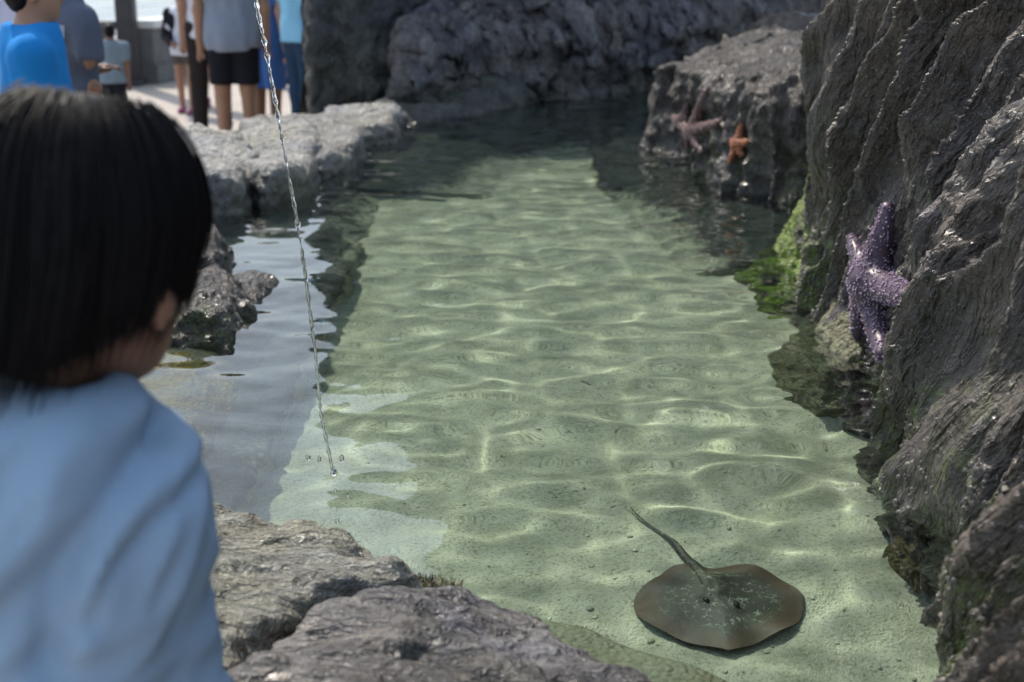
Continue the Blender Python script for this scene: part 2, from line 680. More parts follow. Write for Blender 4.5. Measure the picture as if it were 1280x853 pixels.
def slab_rock(name, poly, ztop, mat, zmin=-0.66, k=0.06, vox=0.012, amp=0.03, freq=5, fine=0.006, seed=1, flow=(1, 1, 1), batter=0.15,
              origin=None, strata=0.0, grow=0.0, post=None):
    """a boulder with a given plan and top surface"""
    pad = 0.1
    lo = np.array([poly[:, 0].min() - pad, poly[:, 1].min() - pad, zmin - 2 * vox])
    xs, ys = np.arange(lo[0], poly[:, 0].max() + pad, 0.05), np.arange(lo[1], poly[:, 1].max() + pad, 0.05)
    if callable(ztop):
        gx, gy = np.meshgrid(xs, ys, indexing='ij')
        zt_hi = float(ztop(gx, gy).max())
    else:
        zt_hi = ztop
        zc = ztop
        ztop = lambda x, y: np.full(np.shape(x), zc)
    hi = np.array([poly[:, 0].max() + pad, poly[:, 1].max() + pad, zt_hi + 0.12])

    def f(P):
        xy = P[:, :, 0, :2]
        d2 = sd_poly(xy[..., 0], xy[..., 1], poly)[:, :, None]
        zt = ztop(xy[..., 0], xy[..., 1])[:, :, None]
        z = P[..., 2]
        side = d2 - grow + batter * (z - 0.0)
        d = smax(side, z - zt, k)
        W = P * np.asarray(flow, np.float32)
        nz = fbm(W * freq, 4, seed, 0.5)
        d = d + amp * nz
        if strata:
            d = d + strata * np.abs(noise(W * np.array([freq * 1.2, freq * 1.2, freq * 3.2], np.float32), seed + 5))
        return np.maximum(d, zmin - z).astype(np.float32)

    v, q = nets(f, lo, hi, vox)
    if fine:
        n = vnormals(v, q)
        W = v * np.asarray(flow, np.float32)
        f1, f2 = worley(W * 16, seed + 9)
        h = fine * (1.3 * fbm(W * 22, 3, seed + 3, 0.6) + 0.9 * ridged(W * 9, 2, seed + 4) - 0.7 * (1 - np.clip(f1 * 1.4, 0, 1)))
        v = v + n * h[:, None]
    if post is not None:
        v = v + vnormals(v, q) * post(v, vnormals(v, q))[:, None]
    return obj_np(name, v, q, mat, origin=origin)


def resample(path, step):
    path = np.asarray(path, float)
    # smooth by Catmull-Rom
    P = np.vstack([2 * path[0] - path[1], path, 2 * path[-1] - path[-2]])
    pts = []
    for i in range(1, len(P) - 2):
        for t in np.linspace(0, 1, 24, endpoint=False):
            a, b, c, d = P[i - 1], P[i], P[i + 1], P[i + 2]
            pts.append(0.5 * (2 * b + (c - a) * t + (2 * a - 5 * b + 4 * c - d) * t * t + (3 * b - a - 3 * c + d) * t ** 3))
    pts.append(path[-1])
    pts = np.array(pts)
    L = np.concatenate([[0], np.cumsum(np.linalg.norm(np.diff(pts, axis=0), axis=1))])
    n = max(2, int(L[-1] / step))
    s = np.linspace(0, L[-1], n)
    return np.stack([np.interp(s, L, pts[:, k]) for k in range(pts.shape[1])], -1), s


def cliff(path, profile, step_s, step_t, disp, side=1):
    """rock face: path in plan, profile(s, n) -> (offset away from the water, z); returns verts, quads, normals"""
    pts, s = resample(path, step_s)
    tan = np.gradient(pts, axis=0)
    for _ in range(12):
        tan[1:-1] = (tan[:-2] + tan[1:-1] * 2 + tan[2:]) / 4
    tan /= np.linalg.norm(tan, axis=1, keepdims=True)
    nrm = np.stack([tan[:, 1], -tan[:, 0]], -1) * side
    off, z = profile(s)          # (ns, nt)
    v = np.empty(off.shape + (3,), np.float32)
    v[..., :2] = pts[:, None, :] + nrm[:, None, :] * off[..., None]
    v[..., 2] = z
    q = grid_quads(*off.shape)
    vv = v.reshape(-1, 3)
    n = vnormals(vv, q)
    out = -np.repeat(nrm, off.shape[1], 0)
    nn = n.copy()
    flip = (n[:, :2] * out).sum(1) + n[:, 2] * 0.3
    if np.mean(flip) < 0:
        n = -n
        q = q[:, ::-1]
    vv = vv + n * disp(vv, n)[:, None]
    return vv, q

# ------------------------------------------------------------------ setting: plaza, sea, pool floor, water
PLAZA_Z = -0.65
FLOOR_Z = -0.36


def sheet(name, x0, x1, y0, y1, z, mat, n=2):
    xs, ys = np.linspace(x0, x1, n), np.linspace(y0, y1, n)
    g = np.stack(np.meshgrid(xs, ys, indexing='ij'), -1).reshape(-1, 2)
    v = np.concatenate([g, np.full((len(g), 1), 0.0)], 1)
    o = obj(name, mesh_np(name, v, grid_quads(n, n)), mat, None, (0, 0, z))
    return tag(o, kind='structure')


sheet('plaza', -60, 60, -30, 22.5, PLAZA_Z, M['plaza'])
sheet('sea', -3000, 3000, 5, 5000, -3.2, M['sea'])

POOL = polyz([(232, 680), (150, 580), (130, 480), (185, 400), (205, 330), (200, 260), (190, 200), (300, 182), (400, 165), (470, 143),
              (520, 120), (700, 98), (1060, 66), (1060, 205), (1090, 330), (1190, 440), (1270, 600), (1340, 800), (1380, 1000),
              (760, 960), (600, 800), (480, 745), (350, 715)], 0.0)

_wr = np.random.default_rng(21)
WAVES = []
for k in range(70):
    lam = 0.085 * (0.45 / 0.085) ** _wr.random()
    th = _wr.uniform(0, 2 * math.pi)
    amp = 0.00126 * (lam / 0.2) ** 1.2 / math.sqrt(70 / 6.0) * (0.5 + _wr.random())
    WAVES.append((2 * math.pi / lam * math.cos(th), 2 * math.pi / lam * math.sin(th), _wr.random() * 6.28, amp))
RINGS = [(*at_z(560, 612, 0)[:2], 0.075, 0.0005, 0.16), (*at_z(424, 668, 0)[:2], 0.06, 0.0004, 0.10),
         (*at_z(480, 455, 0)[:2], 0.08, 0.0007, 0.16), (*at_z(300, 365, 0)[:2], 0.09, 0.0005, 0.3)]


def ripple(x, y):
    h = np.zeros_like(x)
    for kx, ky, ph, a in WAVES:
        c = np.cos(kx * x + ky * y + ph)
        h += a * c
    p = np.stack([x * 1.1, y * 0.8, np.zeros_like(x)], -1)
    h *= (0.85 + 0.5 * noise(p, 3)) * (0.55 + 0.45 * smoothstep(-0.75, 0.05, x + 0.05 * (y - 2))) * (0.55 + 0.45 * smoothstep(2.1, 3.0, y))
    for cx, cy, lam, a, dec in RINGS:
        r = np.hypot(x - cx, y - cy)
        h += a * np.cos(r * 6.283 / lam) * np.exp(-r / dec) * smoothstep(0, 0.03, r + 0.01)
    return h


def pool_sheet(name, step, fz, mat, grow):
    xs = np.arange(POOL[:, 0].min() - 0.3, POOL[:, 0].max() + 0.3, step)
    ys = np.arange(POOL[:, 1].min() - 0.3, POOL[:, 1].max() + 0.3, step)
    X, Y = np.meshgrid(xs, ys, indexing='ij')
    Z = fz(X, Y)
    q = grid_quads(len(xs), len(ys))
    ok = (sd_poly(X, Y, POOL) < grow).ravel()
    q = q[ok[q].all(1)]
    used = np.zeros(X.size, bool)
    used[q.ravel()] = True
    remap = np.cumsum(used) - 1
    v = np.stack([X.ravel(), Y.ravel(), Z.ravel()], -1)[used]
    return tag(obj(name, mesh_np(name, v, remap[q]), mat), kind='structure')


def floor_z(x, y):
    p = np.stack([x, y, np.zeros_like(x)], -1)
    rc = at_z(850, 700, -0.2)
    k = 1 - 0.85 * np.exp(-(((x - rc.x) / 0.4) ** 2 + ((y - rc.y) / 0.45) ** 2) ** 2)
    return FLOOR_Z + k * 0.028 * fbm(p * 2.2, 3, 5) + 0.008 * fbm(p * 11, 3, 8) + 0.0035 * fbm(p * 45, 2, 9)


sand_ob = pool_sheet('pool_sand', 0.014, floor_z, M['sand'], 0.16)
water_ob = pool_sheet('pool_water', 0.0105, ripple, M['water'], 0.06)

# ------------------------------------------------------------------ rocks
def pw(*pts):
    """polyline profile -> (offset, z) resampled evenly"""
    return np.array(pts, float)


def prof(ctrl, step, warp=None):
    c, _ = resample(ctrl, step)

    def f(s):
        off = np.repeat(c[None, :, 0], len(s), 0)
        z = np.repeat(c[None, :, 1], len(s), 0)
        if warp is not None:
            off, z = warp(s[:, None], off, z)
        return off, z
    return f


# right cliff
cl_px = [(1330, 1250), (1265, 1020), (1238, 853), (1188, 740), (1152, 640), (1132, 560), (1092, 460), (1042, 405), (1012, 368)]
cl_path = [[0.75, -0.4], [0.62, 0.5]] + [[*at_z(a, b, 0)[:2]] for a, b in cl_px] + [[1.02, 4.35], [1.45, 4.75], [2.2, 5.0]]


STAR_AT = np.array(at_d(1115, 365, 3.1), np.float32)


def cl_disp(v, n):
    big = 0.07 * fbm(v * np.array([1.6, 1.6, 1.1], np.float32), 3, 40)
    # ridges that run down the face and lean towards the camera at the top
    a = math.radians(33)
    y2 = v[:, 1] * math.cos(a) + v[:, 2] * math.sin(a)
    z2 = v[:, 2] * math.cos(a) - v[:, 1] * math.sin(a)
    W = np.stack([v[:, 0] * 0.6, y2, z2], -1)
    W = W + 0.075 * np.stack([noise(v * 3.2, 90), noise(v * 3.2, 91), noise(v * 3.2, 92)], -1)
    r1 = 1 - 2.2 * np.abs(noise(W * np.array([3.5, 4.8, 0.55], np.float32), 41))
    r2 = 1 - 2.2 * np.abs(noise(W * np.array([8, 11, 1.2], np.float32), 42))
    r3 = 1 - 2.2 * np.abs(noise(W * np.array([20, 27, 4.5], np.float32), 43))
    r4 = 1 - 2.2 * np.abs(noise(W * np.array([42, 52, 13.0], np.float32), 44))
    rough = smoothstep(-0.35, 0.2, noise(v * np.array([2.6, 2.6, 1.8], np.float32), 48))
    t = noise(W * np.array([7, 9, 1.8], np.float32), 49) * 3.0
    flake = (t - np.floor(t)) ** 2.2
    f1, f2 = worley(W * np.array([10, 12, 5.0], np.float32), 45)
    pit = -0.05 * (1 - smoothstep(0.1, 0.4, f1)) * smoothstep(-0.05, 0.3, noise(v * 2.5, 47))
    r1 = np.sign(r1) * np.abs(r1) ** 1.2
    calm = 1 - 0.88 * np.exp(-((((v - STAR_AT) / np.array([0.5, 0.40, 0.30], np.float32)) ** 2).sum(1)) ** 1.5)
    return (big * (0.25 + 0.75 * calm) + calm * 0.085 * r1 + calm * 0.036 * r2 * (0.5 + 0.5 * rough) + (0.014 * r3 + 0.0038 * r4 + 0.012 * flake) * (0.2 + 0.8 * rough) + 0.006 * rough * fbm(v * 30, 3, 50, 0.6)
            + pit * calm + 0.004 * fbm(W * 60, 2, 46, 0.6) - 0.035)


def cl_warp(s_, off, z):
    # the far end of the face stands upright
    return off * (1 - 0.72 * smoothstep(2.6, 4.2, s_) * smoothstep(5.6, 4.8, s_)), z


cl_prof = prof(pw((0.10, -0.55), (0.03, -0.25), (0.0, 0.0), (0.035, 0.2), (0.10, 0.42), (0.20, 0.66), (0.32, 0.90), (0.50, 1.2), (0.72, 1.55), (1.05, 1.8), (1.5, 1.85)), 0.007, cl_warp)
v, q = cliff(cl_path, cl_prof, 0.007, 0.007, cl_disp, 1)
cliff_ob = obj_np('rock_cliff', v, q, M['cliff'])
tag(cliff_ob, 'tall dark wet rock face along the right side of the pool, carrying the purple starfish', 'rock')
CLIFF_BVH = BVHTree.FromPolygons([tuple(p) for p in v.tolist()], [tuple(t) for t in q.tolist()])


def generic_disp(seed, a_big, f_big, a_mid, f_mid, a_fine, f_fine, flow=(1, 1, 1)):
    fl = np.array(flow, np.float32)

    def d(v, n):
        f1, f2 = worley(v * fl * f_mid * 1.3, seed + 4)
        return (a_big * fbm(v * f_big, 3, seed) + a_mid * ridged(v * fl * f_mid, 3, seed + 1) + a_mid * 0.8 * smoothstep(0, 0.22, f2 - f1)
                + a_fine * fbm(v * f_fine, 3, seed + 2, 0.6))
    return d


# ledge along the far end and the tall wall behind it
ledge_px = [(500, 141), (560, 134), (640, 127), (720, 120), (800, 112), (880, 105), (1010, 95), (1150, 88)]
ledge_path = [[*at_z(a, b, 0)[:2]] for a, b in ledge_px]


def ledge_warp(s, off, z):
    k = smoothstep(-0.2, 0.5, s)                     # low toe at the left end, full height to the right
    top = 0.12 + 0.30 * k + 0.05 * s
    return off, np.where(z > 0, z / 0.42 * top, z)


ledge_base = generic_disp(60, 0.06, 1.3, 0.045, 3.6, 0.012, 16, (1, 1, 0.7))


def ledge_disp(v, n):
    W = v + 0.1 * np.stack([noise(v * 2, 63), noise(v * 2, 64), 0.5 * noise(v * 2, 65)], -1)
    return ledge_base(v, n) + 0.045 * ridged(np.stack([W[:, 0] * 0.8, W[:, 1] * 0.8, W[:, 2] * 6.5], -1), 2, 62)


front = np.array(ledge_path)
back = front[::-1] + np.array([0.05, 0.95])
lo_ = slab_rock('rock_ledge', np.vstack([front, back]), lambda x, y: 0.31 + 0.055 * (x + 0.8) + 0.26 * np.clip((y - np.interp(x, front[:, 0], front[:, 1])) / 0.85, 0, 1) + 0.05 * noise(np.stack([x * 2.6, y * 1.2, 0 * x], -1), 66), M['ledge'],
                k=0.07, vox=0.028, amp=0.05, freq=2.2, fine=0.012, seed=61, batter=0.12, post=ledge_disp)
tag(lo_, 'low cracked rock ledge along the far end of the pool under the dark wall', 'rock')

wall_path = [[-0.75, 8.85], [0.0, 9.25], [0.7, 9.95], [1.4, 10.9], [2.05, 12.0], [2.9, 13.0]]


def wall_warp(s, off, z):
    top = 2.5 + 4.5 * smoothstep(0.4, 2.0, s) + 2.0 * smoothstep(2.4, 3.4, s) - 7.8 * smoothstep(4.36, 4.44, s)
    return off, np.where(z > 0, z / 5.0 * top, z)


v, q = cliff(wall_path, prof(pw((0.0, -0.66), (0.0, 0.4), (0.05, 2.0), (0.1, 3.5), (0.3, 4.7), (0.6, 5.0), (1.2, 4.9), (1.5, 3.0), (1.55, -0.66)), 0.045, wall_warp),
             0.045, 0.045, generic_disp(70, 0.16, 0.8, 0.05, 2.2, 0.02, 9), -1)
v[:, 0] += 1.2 * smoothstep(3.2, 3.45, v[:, 2]) * smoothstep(1.3, 2.0, v[:, 0])      # unseen overhang added high up on the right to block the sky reflection
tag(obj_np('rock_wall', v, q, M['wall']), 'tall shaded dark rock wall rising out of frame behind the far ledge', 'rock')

up_poly = np.array([[x_at(393, 8.6, 0), 8.6], [x_at(470, 8.6, 0), 8.6], [x_at(540, 8.9, 0), 8.9], [-0.25, 9.6], [-0.8, 9.8], [-1.3, 9.4]])
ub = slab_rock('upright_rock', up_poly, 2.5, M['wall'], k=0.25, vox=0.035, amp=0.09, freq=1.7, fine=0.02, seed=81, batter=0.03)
tag(ub, 'upright dark boulder with a straight left edge beside the person in the cyan shirt', 'rock')
tl_poly = polyz([(455, 139), (520, 70), (590, 60), (640, 100), (670, 112), (600, 126), (520, 138)], 0.15)
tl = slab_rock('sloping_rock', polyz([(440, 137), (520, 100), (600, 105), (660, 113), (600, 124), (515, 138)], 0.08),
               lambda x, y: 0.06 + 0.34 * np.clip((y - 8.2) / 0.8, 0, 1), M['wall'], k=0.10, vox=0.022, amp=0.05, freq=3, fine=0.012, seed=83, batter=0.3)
tag(tl, 'low sloping rock at the foot of the upright boulder, left end of the ledge', 'rock')

# middle rock on the right bank
mid_px = [(1060, 268), (1005, 256), (965, 251), (935, 240), (912, 233), (893, 216), (868, 203), (842, 193), (822, 186)]
mid_path = [[*at_z(a, b, 0)[:2]] for a, b in mid_px] + [[0.80, 7.05], [0.95, 7.3]]
mid_prof = prof(pw((0.05, -0.55), (0.0, -0.1), (0.02, 0.12), (0.06, 0.3), (0.14, 0.45), (0.28, 0.54), (0.6, 0.64), (1.1, 0.78), (1.4, 0.74), (1.5, 0.3)), 0.012)


def mid_disp(v, n):
    W = v + 0.04 * np.stack([noise(v * 5, 190), noise(v * 5, 191), noise(v * 5, 192)], -1)
    side = 1 - np.clip(n[:, 2], 0, 1)
    fl = 0.06 * ridged(W * np.array([5.5, 5.5, 0.5], np.float32), 3, 141) * side
    st = (0.05 + 0.95 * side) * 0.022 * ridged(np.stack([W[:, 0] * 2, W[:, 1] * 2 + W[:, 2], W[:, 2] * 11], -1), 2, 142)
    f1, f2 = worley(W * np.array([11, 11, 5], np.float32), 143)
    return 0.06 * fbm(v * 2.2, 3, 140) + fl + st + 0.006 * smoothstep(0, 0.3, f2 - f1) + 0.008 * fbm(W * 26, 3, 144, 0.6) - 0.075


mid_poly = np.array(mid_path[:-2] + [[0.82, 7.0], [1.0, 7.3], [1.7, 7.5], [2.3, 6.8], [2.2, 5.4], [1.5, 4.75]])
mid_ob = slab_rock('fluted_rock', mid_poly, lambda x, y: 0.49 + 0.20 * np.clip(x - 0.8, 0, 1.5) + 0.03 * np.floor(3 * (x - 0.8) + 2.5 * noise(np.stack([x * 1.5, y * 1.5, 0 * x], -1), 67)) / 3,
                   M['boulder'], zmin=-0.55, k=0.16, vox=0.0145, amp=0.03, freq=2.5, fine=0.0, seed=145, batter=0.14, grow=0.05, post=mid_disp)
v = np.empty(len(mid_ob.data.vertices) * 3, np.float32)
mid_ob.data.vertices.foreach_get('co', v)
v = v.reshape(-1, 3) + np.array(mid_ob.location, np.float32)
q = np.empty(len(mid_ob.data.polygons) * 4, np.int32)
mid_ob.data.polygons.foreach_get('vertices', q)
q = q.reshape(-1, 4)
tag(mid_ob, 'flat topped fluted grey rock on the right bank carrying pink and orange starfish', 'rock')
MID_BVH = BVHTree.FromPolygons([tuple(p) for p in v.tolist()], [tuple(t) for t in q.tolist()])

# algae boulder between the two
c = at_z(1003, 322, 0)
al_poly = polyz([(974, 300), (985, 322), (1010, 340), (1045, 345), (1070, 320), (1060, 285), (1010, 275)], 0.02)
alg = slab_rock('algae_covered_rock', al_poly, lambda x, y: 0.05 + 0.26 * smoothstep(0.72, 1.0, x) + 0.1 * smoothstep(0.95, 1.2, x), M['algae'],
                zmin=-0.5, k=0.14, vox=0.011, amp=0.03, freq=6, fine=0.012, seed=91, batter=0.35)
tag(alg, 'small rock covered in bright green algae at the waterline beside the dark cliff', 'rock')
b2 = slab_rock('mossy_rock', polyz([(1022, 392), (1030, 418), (1052, 440), (1085, 440), (1085, 390), (1050, 370)], 0.02),
               lambda x, y: 0.02 + 0.5 * np.clip(x - 0.72, 0, 0.3), M['tuft'], zmin=-0.5, k=0.08, vox=0.01, amp=0.025, freq=7, fine=0.009, seed=93, batter=0.3)
tag(b2, 'mossy olive rock at the waterline just left of the purple starfish', 'rock')

# near rim
ra = slab_rock('rim_rock', polyz([(205, 655), (260, 653), (300, 661), (400, 690), (480, 713), (514, 730), (440, 747), (370, 770), (322, 806), (262, 862), (215, 1000),
                                  (-60, 1100), (-200, 900), (40, 690)], 0.09),
               lambda x, y: 0.125 + 0.022 * noise(np.stack([x * 4, y * 5, 0 * x], -1), 31) + 0.012 * noise(np.stack([x * 8, y * 18, 0 * x], -1), 32)
               + 0.03 * np.clip(1.75 - y, 0, 1), M['rim'], k=0.035, vox=0.0085, amp=0.011, freq=9, fine=0.006, seed=101, flow=(0.6, 1.2, 1.4), strata=0.014, grow=0.03)
tag(ra, 'pale grey green weathered rim rock between the child and the pool, behind the crack', 'rock')
rb = slab_rock('rim_rock', polyz([(532, 748), (575, 744), (650, 768), (715, 796), (775, 826), (835, 872), (870, 1000), (840, 1250), (250, 1250), (238, 1000), (296, 905),
                                  (350, 842), (402, 806), (472, 768)], 0.09),
               lambda x, y: 0.10 + 0.07 * np.exp(-(((x + 0.28) / 0.2) ** 2 + ((y - 1.5) / 0.3) ** 2)) + 0.03 * noise(np.stack([x * 4, y * 5, 0 * x], -1), 35)
               + 0.018 * noise(np.stack([x * 9, y * 15, 0 * x], -1), 36) + 0.07 * np.clip(1.6 - y, 0, 1), M['nearfront'], k=0.05, vox=0.0085, amp=0.012, freq=8,
               fine=0.006, seed=111, flow=(0.6, 1.2, 1.4), strata=0.014, grow=0.025)
tag(rb, 'dark grey rim rock in the foreground, in front of the crack, sloping into the water', 'rock')
sl = slab_rock('submerged_ledge', polyz([(600, 765), (650, 766), (700, 776), (800, 806), (880, 832), (975, 868), (1100, 1000), (1100, 1250), (600, 1250), (560, 800)], -0.02),
               lambda x, y: -0.03 - 0.10 * np.clip(x - 0.0, 0, 1), M['ledge_slime'], k=0.06, vox=0.014, amp=0.012, freq=5, fine=0.002, seed=121)
tag(sl, 'smooth olive underwater shelf skirting the foreground rim rock', 'rock')
cr = slab_rock('rim_rock', polyz([(120, 780), (300, 740), (440, 742), (520, 742), (600, 772), (700, 830), (760, 1250), (-100, 1250)], 0.0), -0.16, M['nearfront'],
               k=0.05, vox=0.03, amp=0.02, freq=5, fine=0.004, seed=123)
tag(cr, 'dark rock down in the crack between the two foreground rim rocks', 'rock')

# left bank
lb = slab_rock('bank_rock', np.array([[-1.75, 1.2], [-0.72, 1.3], [-0.75, 1.9], [-0.83, 2.4], [-0.9, 3.0], [-1.05, 3.6], [-1.15, 4.0], [-1.3, 4.3], [-1.7, 4.1], [-1.8, 3.0]]),
               lambda x, y: 0.06 + 0.28 * np.exp(-((y - 3.0) / 0.9) ** 2) + 0.07 * noise(np.stack([x * 2, y * 2, 0 * x], -1), 37), M['far_rim'], k=0.12, vox=0.03, amp=0.05, freq=3, fine=0.012, seed=125)  # unseen hump added to shade the left pool floor
tag(lb, 'long grey rim rock on the left bank behind the child, with an unseen hump added for shade', 'rock')
l1 = slab_rock('bank_rock', polyz([(190, 350), (255, 338), (296, 350), (312, 372), (300, 396), (268, 410), (235, 412), (190, 420)], 0.03),
               lambda x, y: 0.075 + 0.02 * noise(np.stack([x * 9, y * 9, 0 * x], -1), 38), M['boulder'], zmin=-0.5, k=0.09, vox=0.009, amp=0.025, freq=9, fine=0.007, seed=131, batter=0.3)
tag(l1, 'wet glistening dark rock at the left waterline, right of the child\'s ear', 'rock')
l2 = slab_rock('bank_rock', polyz([(180, 290), (232, 282), (268, 292), (292, 312), (290, 336), (265, 350), (180, 352)], 0.04),
               lambda x, y: 0.11 + 0.03 * noise(np.stack([x * 8, y * 8, 0 * x], -1), 39), M['boulder'], zmin=-0.5, k=0.09, vox=0.011, amp=0.035, freq=7, fine=0.008, seed=133, batter=0.3)
tag(l2, 'dry purple grey rock at the left waterline, behind the wet glistening one', 'rock')
l3 = slab_rock('bank_rock', polyz([(285, 350), (318, 342), (343, 349), (330, 360), (300, 372)], 0.01), 0.03, M['boulder'], zmin=-0.5, k=0.04, vox=0.008, amp=0.01, grow=0.015,
               freq=11, fine=0.005, seed=135, batter=0.5)
tag(l3, 'flat little rock tip barely above water, pointing right from the wet glistening rock', 'rock')
l4 = slab_rock('algae_rock', polyz([(150, 430), (215, 425), (240, 455), (225, 500), (180, 560), (120, 560)], -0.03), -0.015, M['ochre_algae'], zmin=-0.5, k=0.08, vox=0.012,
               amp=0.02, freq=8, fine=0.006, seed=137, batter=0.6)
tag(l4, 'submerged rock with ochre yellow algae, right of the child\'s cheek', 'rock')
for i, (pts, zt, lab) in enumerate([
        ([(215, 262), (300, 240), (345, 232), (330, 250), (270, 285), (215, 300)], -0.10, 'brownish underwater stone below the pale left rim rock, nearest the child'),
        ([(330, 232), (385, 215), (410, 225), (375, 250), (345, 255)], -0.14, 'small brownish underwater stone to the left of the falling water stream')]):
    o = slab_rock('underwater_stone', polyz(pts, zt), zt, M['ochre_algae'] if i else M['boulder'], zmin=-0.45, k=0.08, vox=0.016, amp=0.03, freq=5, fine=0.006, seed=151 + i, batter=0.5)
    tag(o, lab, 'stone')

M['sunken'] = rock_mat('sunken_rock_and_shade', (0.02, 0.024, 0.018), (0.05, 0.06, 0.048), (0.09, 0.1, 0.08), -1.0, 0.0, 0.8, 0.8, 0.6, None, 0.0, silt=-0.22)  # rock colour, its dark tones also stand in for shade on the left bottom
sk = slab_rock('submerged_slab', polyz([(170, 240), (320, 212), (345, 250), (372, 290), (345, 340), (362, 400), (335, 440), (345, 480), (290, 530), (235, 590), (200, 690), (100, 700), (110, 500)], -0.19), -0.19,
               M['sunken'], zmin=-0.45, k=0.1, vox=0.02, amp=0.045, freq=4.5, fine=0.008, seed=171, batter=0.9)  # added dark slab, its colour stands in for the shaded left pool bottom
tag(sk, 'dark olive underwater slab added for the shaded pool bottom along the left bank, under the sky reflection', 'rock')

sk = slab_rock('submerged_slab', polyz([(395, 268), (440, 252), (470, 232), (545, 212), (640, 200), (740, 188), (845, 172), (870, 110), (1050, 85), (1050, 60), (500, 100), (420, 150), (380, 190)], -0.16), -0.16,
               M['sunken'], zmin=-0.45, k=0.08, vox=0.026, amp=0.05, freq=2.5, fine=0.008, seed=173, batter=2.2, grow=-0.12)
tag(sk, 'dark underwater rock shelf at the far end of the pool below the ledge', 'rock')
sk = slab_rock('submerged_slab', polyz([(778, 208), (774, 232), (800, 254), (862, 258), (925, 292), (975, 330), (1010, 352), (1040, 300), (930, 215), (830, 180)], -0.14), -0.14,
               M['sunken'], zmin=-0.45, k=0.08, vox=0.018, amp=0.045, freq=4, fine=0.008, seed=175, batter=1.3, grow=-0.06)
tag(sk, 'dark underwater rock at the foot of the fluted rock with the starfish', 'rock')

# far left rim boulders
F = [([(160, 165), (195, 162), (250, 155), (305, 160), (320, 186), (300, 210), (245, 220), (190, 222), (150, 225)], 0.155, 'pale flat topped rim boulder just right of the child\'s hair, with two bright glints', 0.022),
     ([(300, 152), (350, 146), (392, 150), (398, 178), (382, 204), (330, 214), (296, 205)], 0.125, 'pale rim boulder behind the falling stream, second from the left', 0.02),
     ([(385, 160), (440, 158), (452, 172), (432, 188), (400, 196), (378, 190)], 0.09, 'small pale rim boulder with a rounded tip, farthest right of the front row', 0.02),
     ([(300, 147), (345, 141), (400, 137), (460, 134), (500, 138), (492, 152), (440, 160), (380, 156), (310, 158)], 0.10, 'long pale rim boulder behind the others, reaching to the upright boulder', 0.025)]
for i, (pts, zt, lab, am) in enumerate(F):
    o = slab_rock('rim_boulder', polyz(pts, zt), (lambda zt, i: lambda x, y: zt + 0.03 * noise(np.stack([x * 2.5, y * 2.5, 0 * x + i], -1), 51) + 0.02 * np.abs(noise(np.stack([x * 3 + y * 2, y * 6, 0 * x + i], -1), 52)))(zt, i),
                  M['far_rim'], zmin=-0.66, k=0.06, vox=0.015, amp=am, freq=4.5, fine=0.006, seed=161 + i * 3, batter=0.12, flow=(0.8, 1, 1.3), strata=0.03, grow=0.02)
    tag(o, lab, 'rock')
print('rocks', time.time() - T0)
# ------------------------------------------------------------------ more materials
M['skin'] = plain('skin', (0.36, 0.2, 0.13), 0.5, 120, 0.1, 0.002, 0.12, 0.4, None, 0.08)
M['tan_skin'] = plain('tanned_skin', (0.24, 0.125, 0.08), 0.5, 120, 0.1, 0.002, 0.12, 0.4, None, 0.08)
M['child_skin'] = plain('child_skin', (0.25, 0.14, 0.095), 0.55, 120, 0.1, 0.002, 0.12, 0.35, None, 0.08)
M['eye'] = plain('dark_eye', (0.03, 0.02, 0.015), 0.15)
M['black_hair'] = plain('black_hair', (0.006, 0.0055, 0.0065), 0.5, 200, 0.2, 0.002, 0.3, 0.14)
M['brown_hair'] = plain('dark_brown_hair', (0.022, 0.015, 0.011), 0.45, 200, 0.3, 0.003, 0.3, 0.4)


def cloth(name, c, var=0.1, weave=420):
    return plain(name, c, 0.9, weave, 0.3, 0.0015, var, 0.1)


for n_, c_ in (('blue', (0.02, 0.22, 0.58)), ('charcoal', (0.1, 0.115, 0.16)), ('grey', (0.26, 0.3, 0.38)), ('lavender', (0.55, 0.56, 0.72)),
               ('black', (0.018, 0.018, 0.024)), ('white', (0.68, 0.7, 0.78)), ('royal', (0.07, 0.17, 0.45)), ('green', (0.05, 0.085, 0.085)),
               ('cyan', (0.26, 0.56, 0.78)), ('denim', (0.03, 0.06, 0.11)), ('khaki', (0.1, 0.09, 0.085)), ('paleblue', (0.29, 0.405, 0.55)),
               ('steel', (0.2, 0.26, 0.31)), ('pink', (0.32, 0.12, 0.2)), ('brown', (0.035, 0.028, 0.028))):
    M[n_] = cloth(n_ + '_cloth', c_)


# ------------------------------------------------------------------ people
def fingers(h, d, side, curl, s):
    """five finger capsules from the hand point h; d points along the hand"""
    d = np.array(d, float) / np.linalg.norm(d)
    up = np.array([0, 0, 1.0]) if abs(d[2]) < 0.9 else np.array([0, 1.0, 0])
    w = np.cross(d, up)
    w /= np.linalg.norm(w)
    p = np.cross(w, d)
    out = []
    for k, ln in enumerate((0.85, 1.0, 0.94, 0.75)):
        b = h + d * 0.045 * s + w * (k - 1.5) * 0.0165 * s
        m1 = b + (d * 0.8 - p * curl * 0.5) * 0.04 * ln * s
        e = m1 + (d * 0.5 - p * curl * 1.1) * 0.035 * ln * s
        out += [(b, m1, 0.0085 * s, 0.0078 * s), (m1, e, 0.0078 * s, 0.0062 * s)]
    b = h + d * 0.005 * s - w * side * 0.03 * s
    m1 = b + (d * 0.6 - w * side * 0.8) * 0.032 * s
    out += [(b, m1, 0.0105 * s, 0.009 * s), (m1, m1 + d * 0.026 * s, 0.009 * s, 0.007 * s)]
    return out


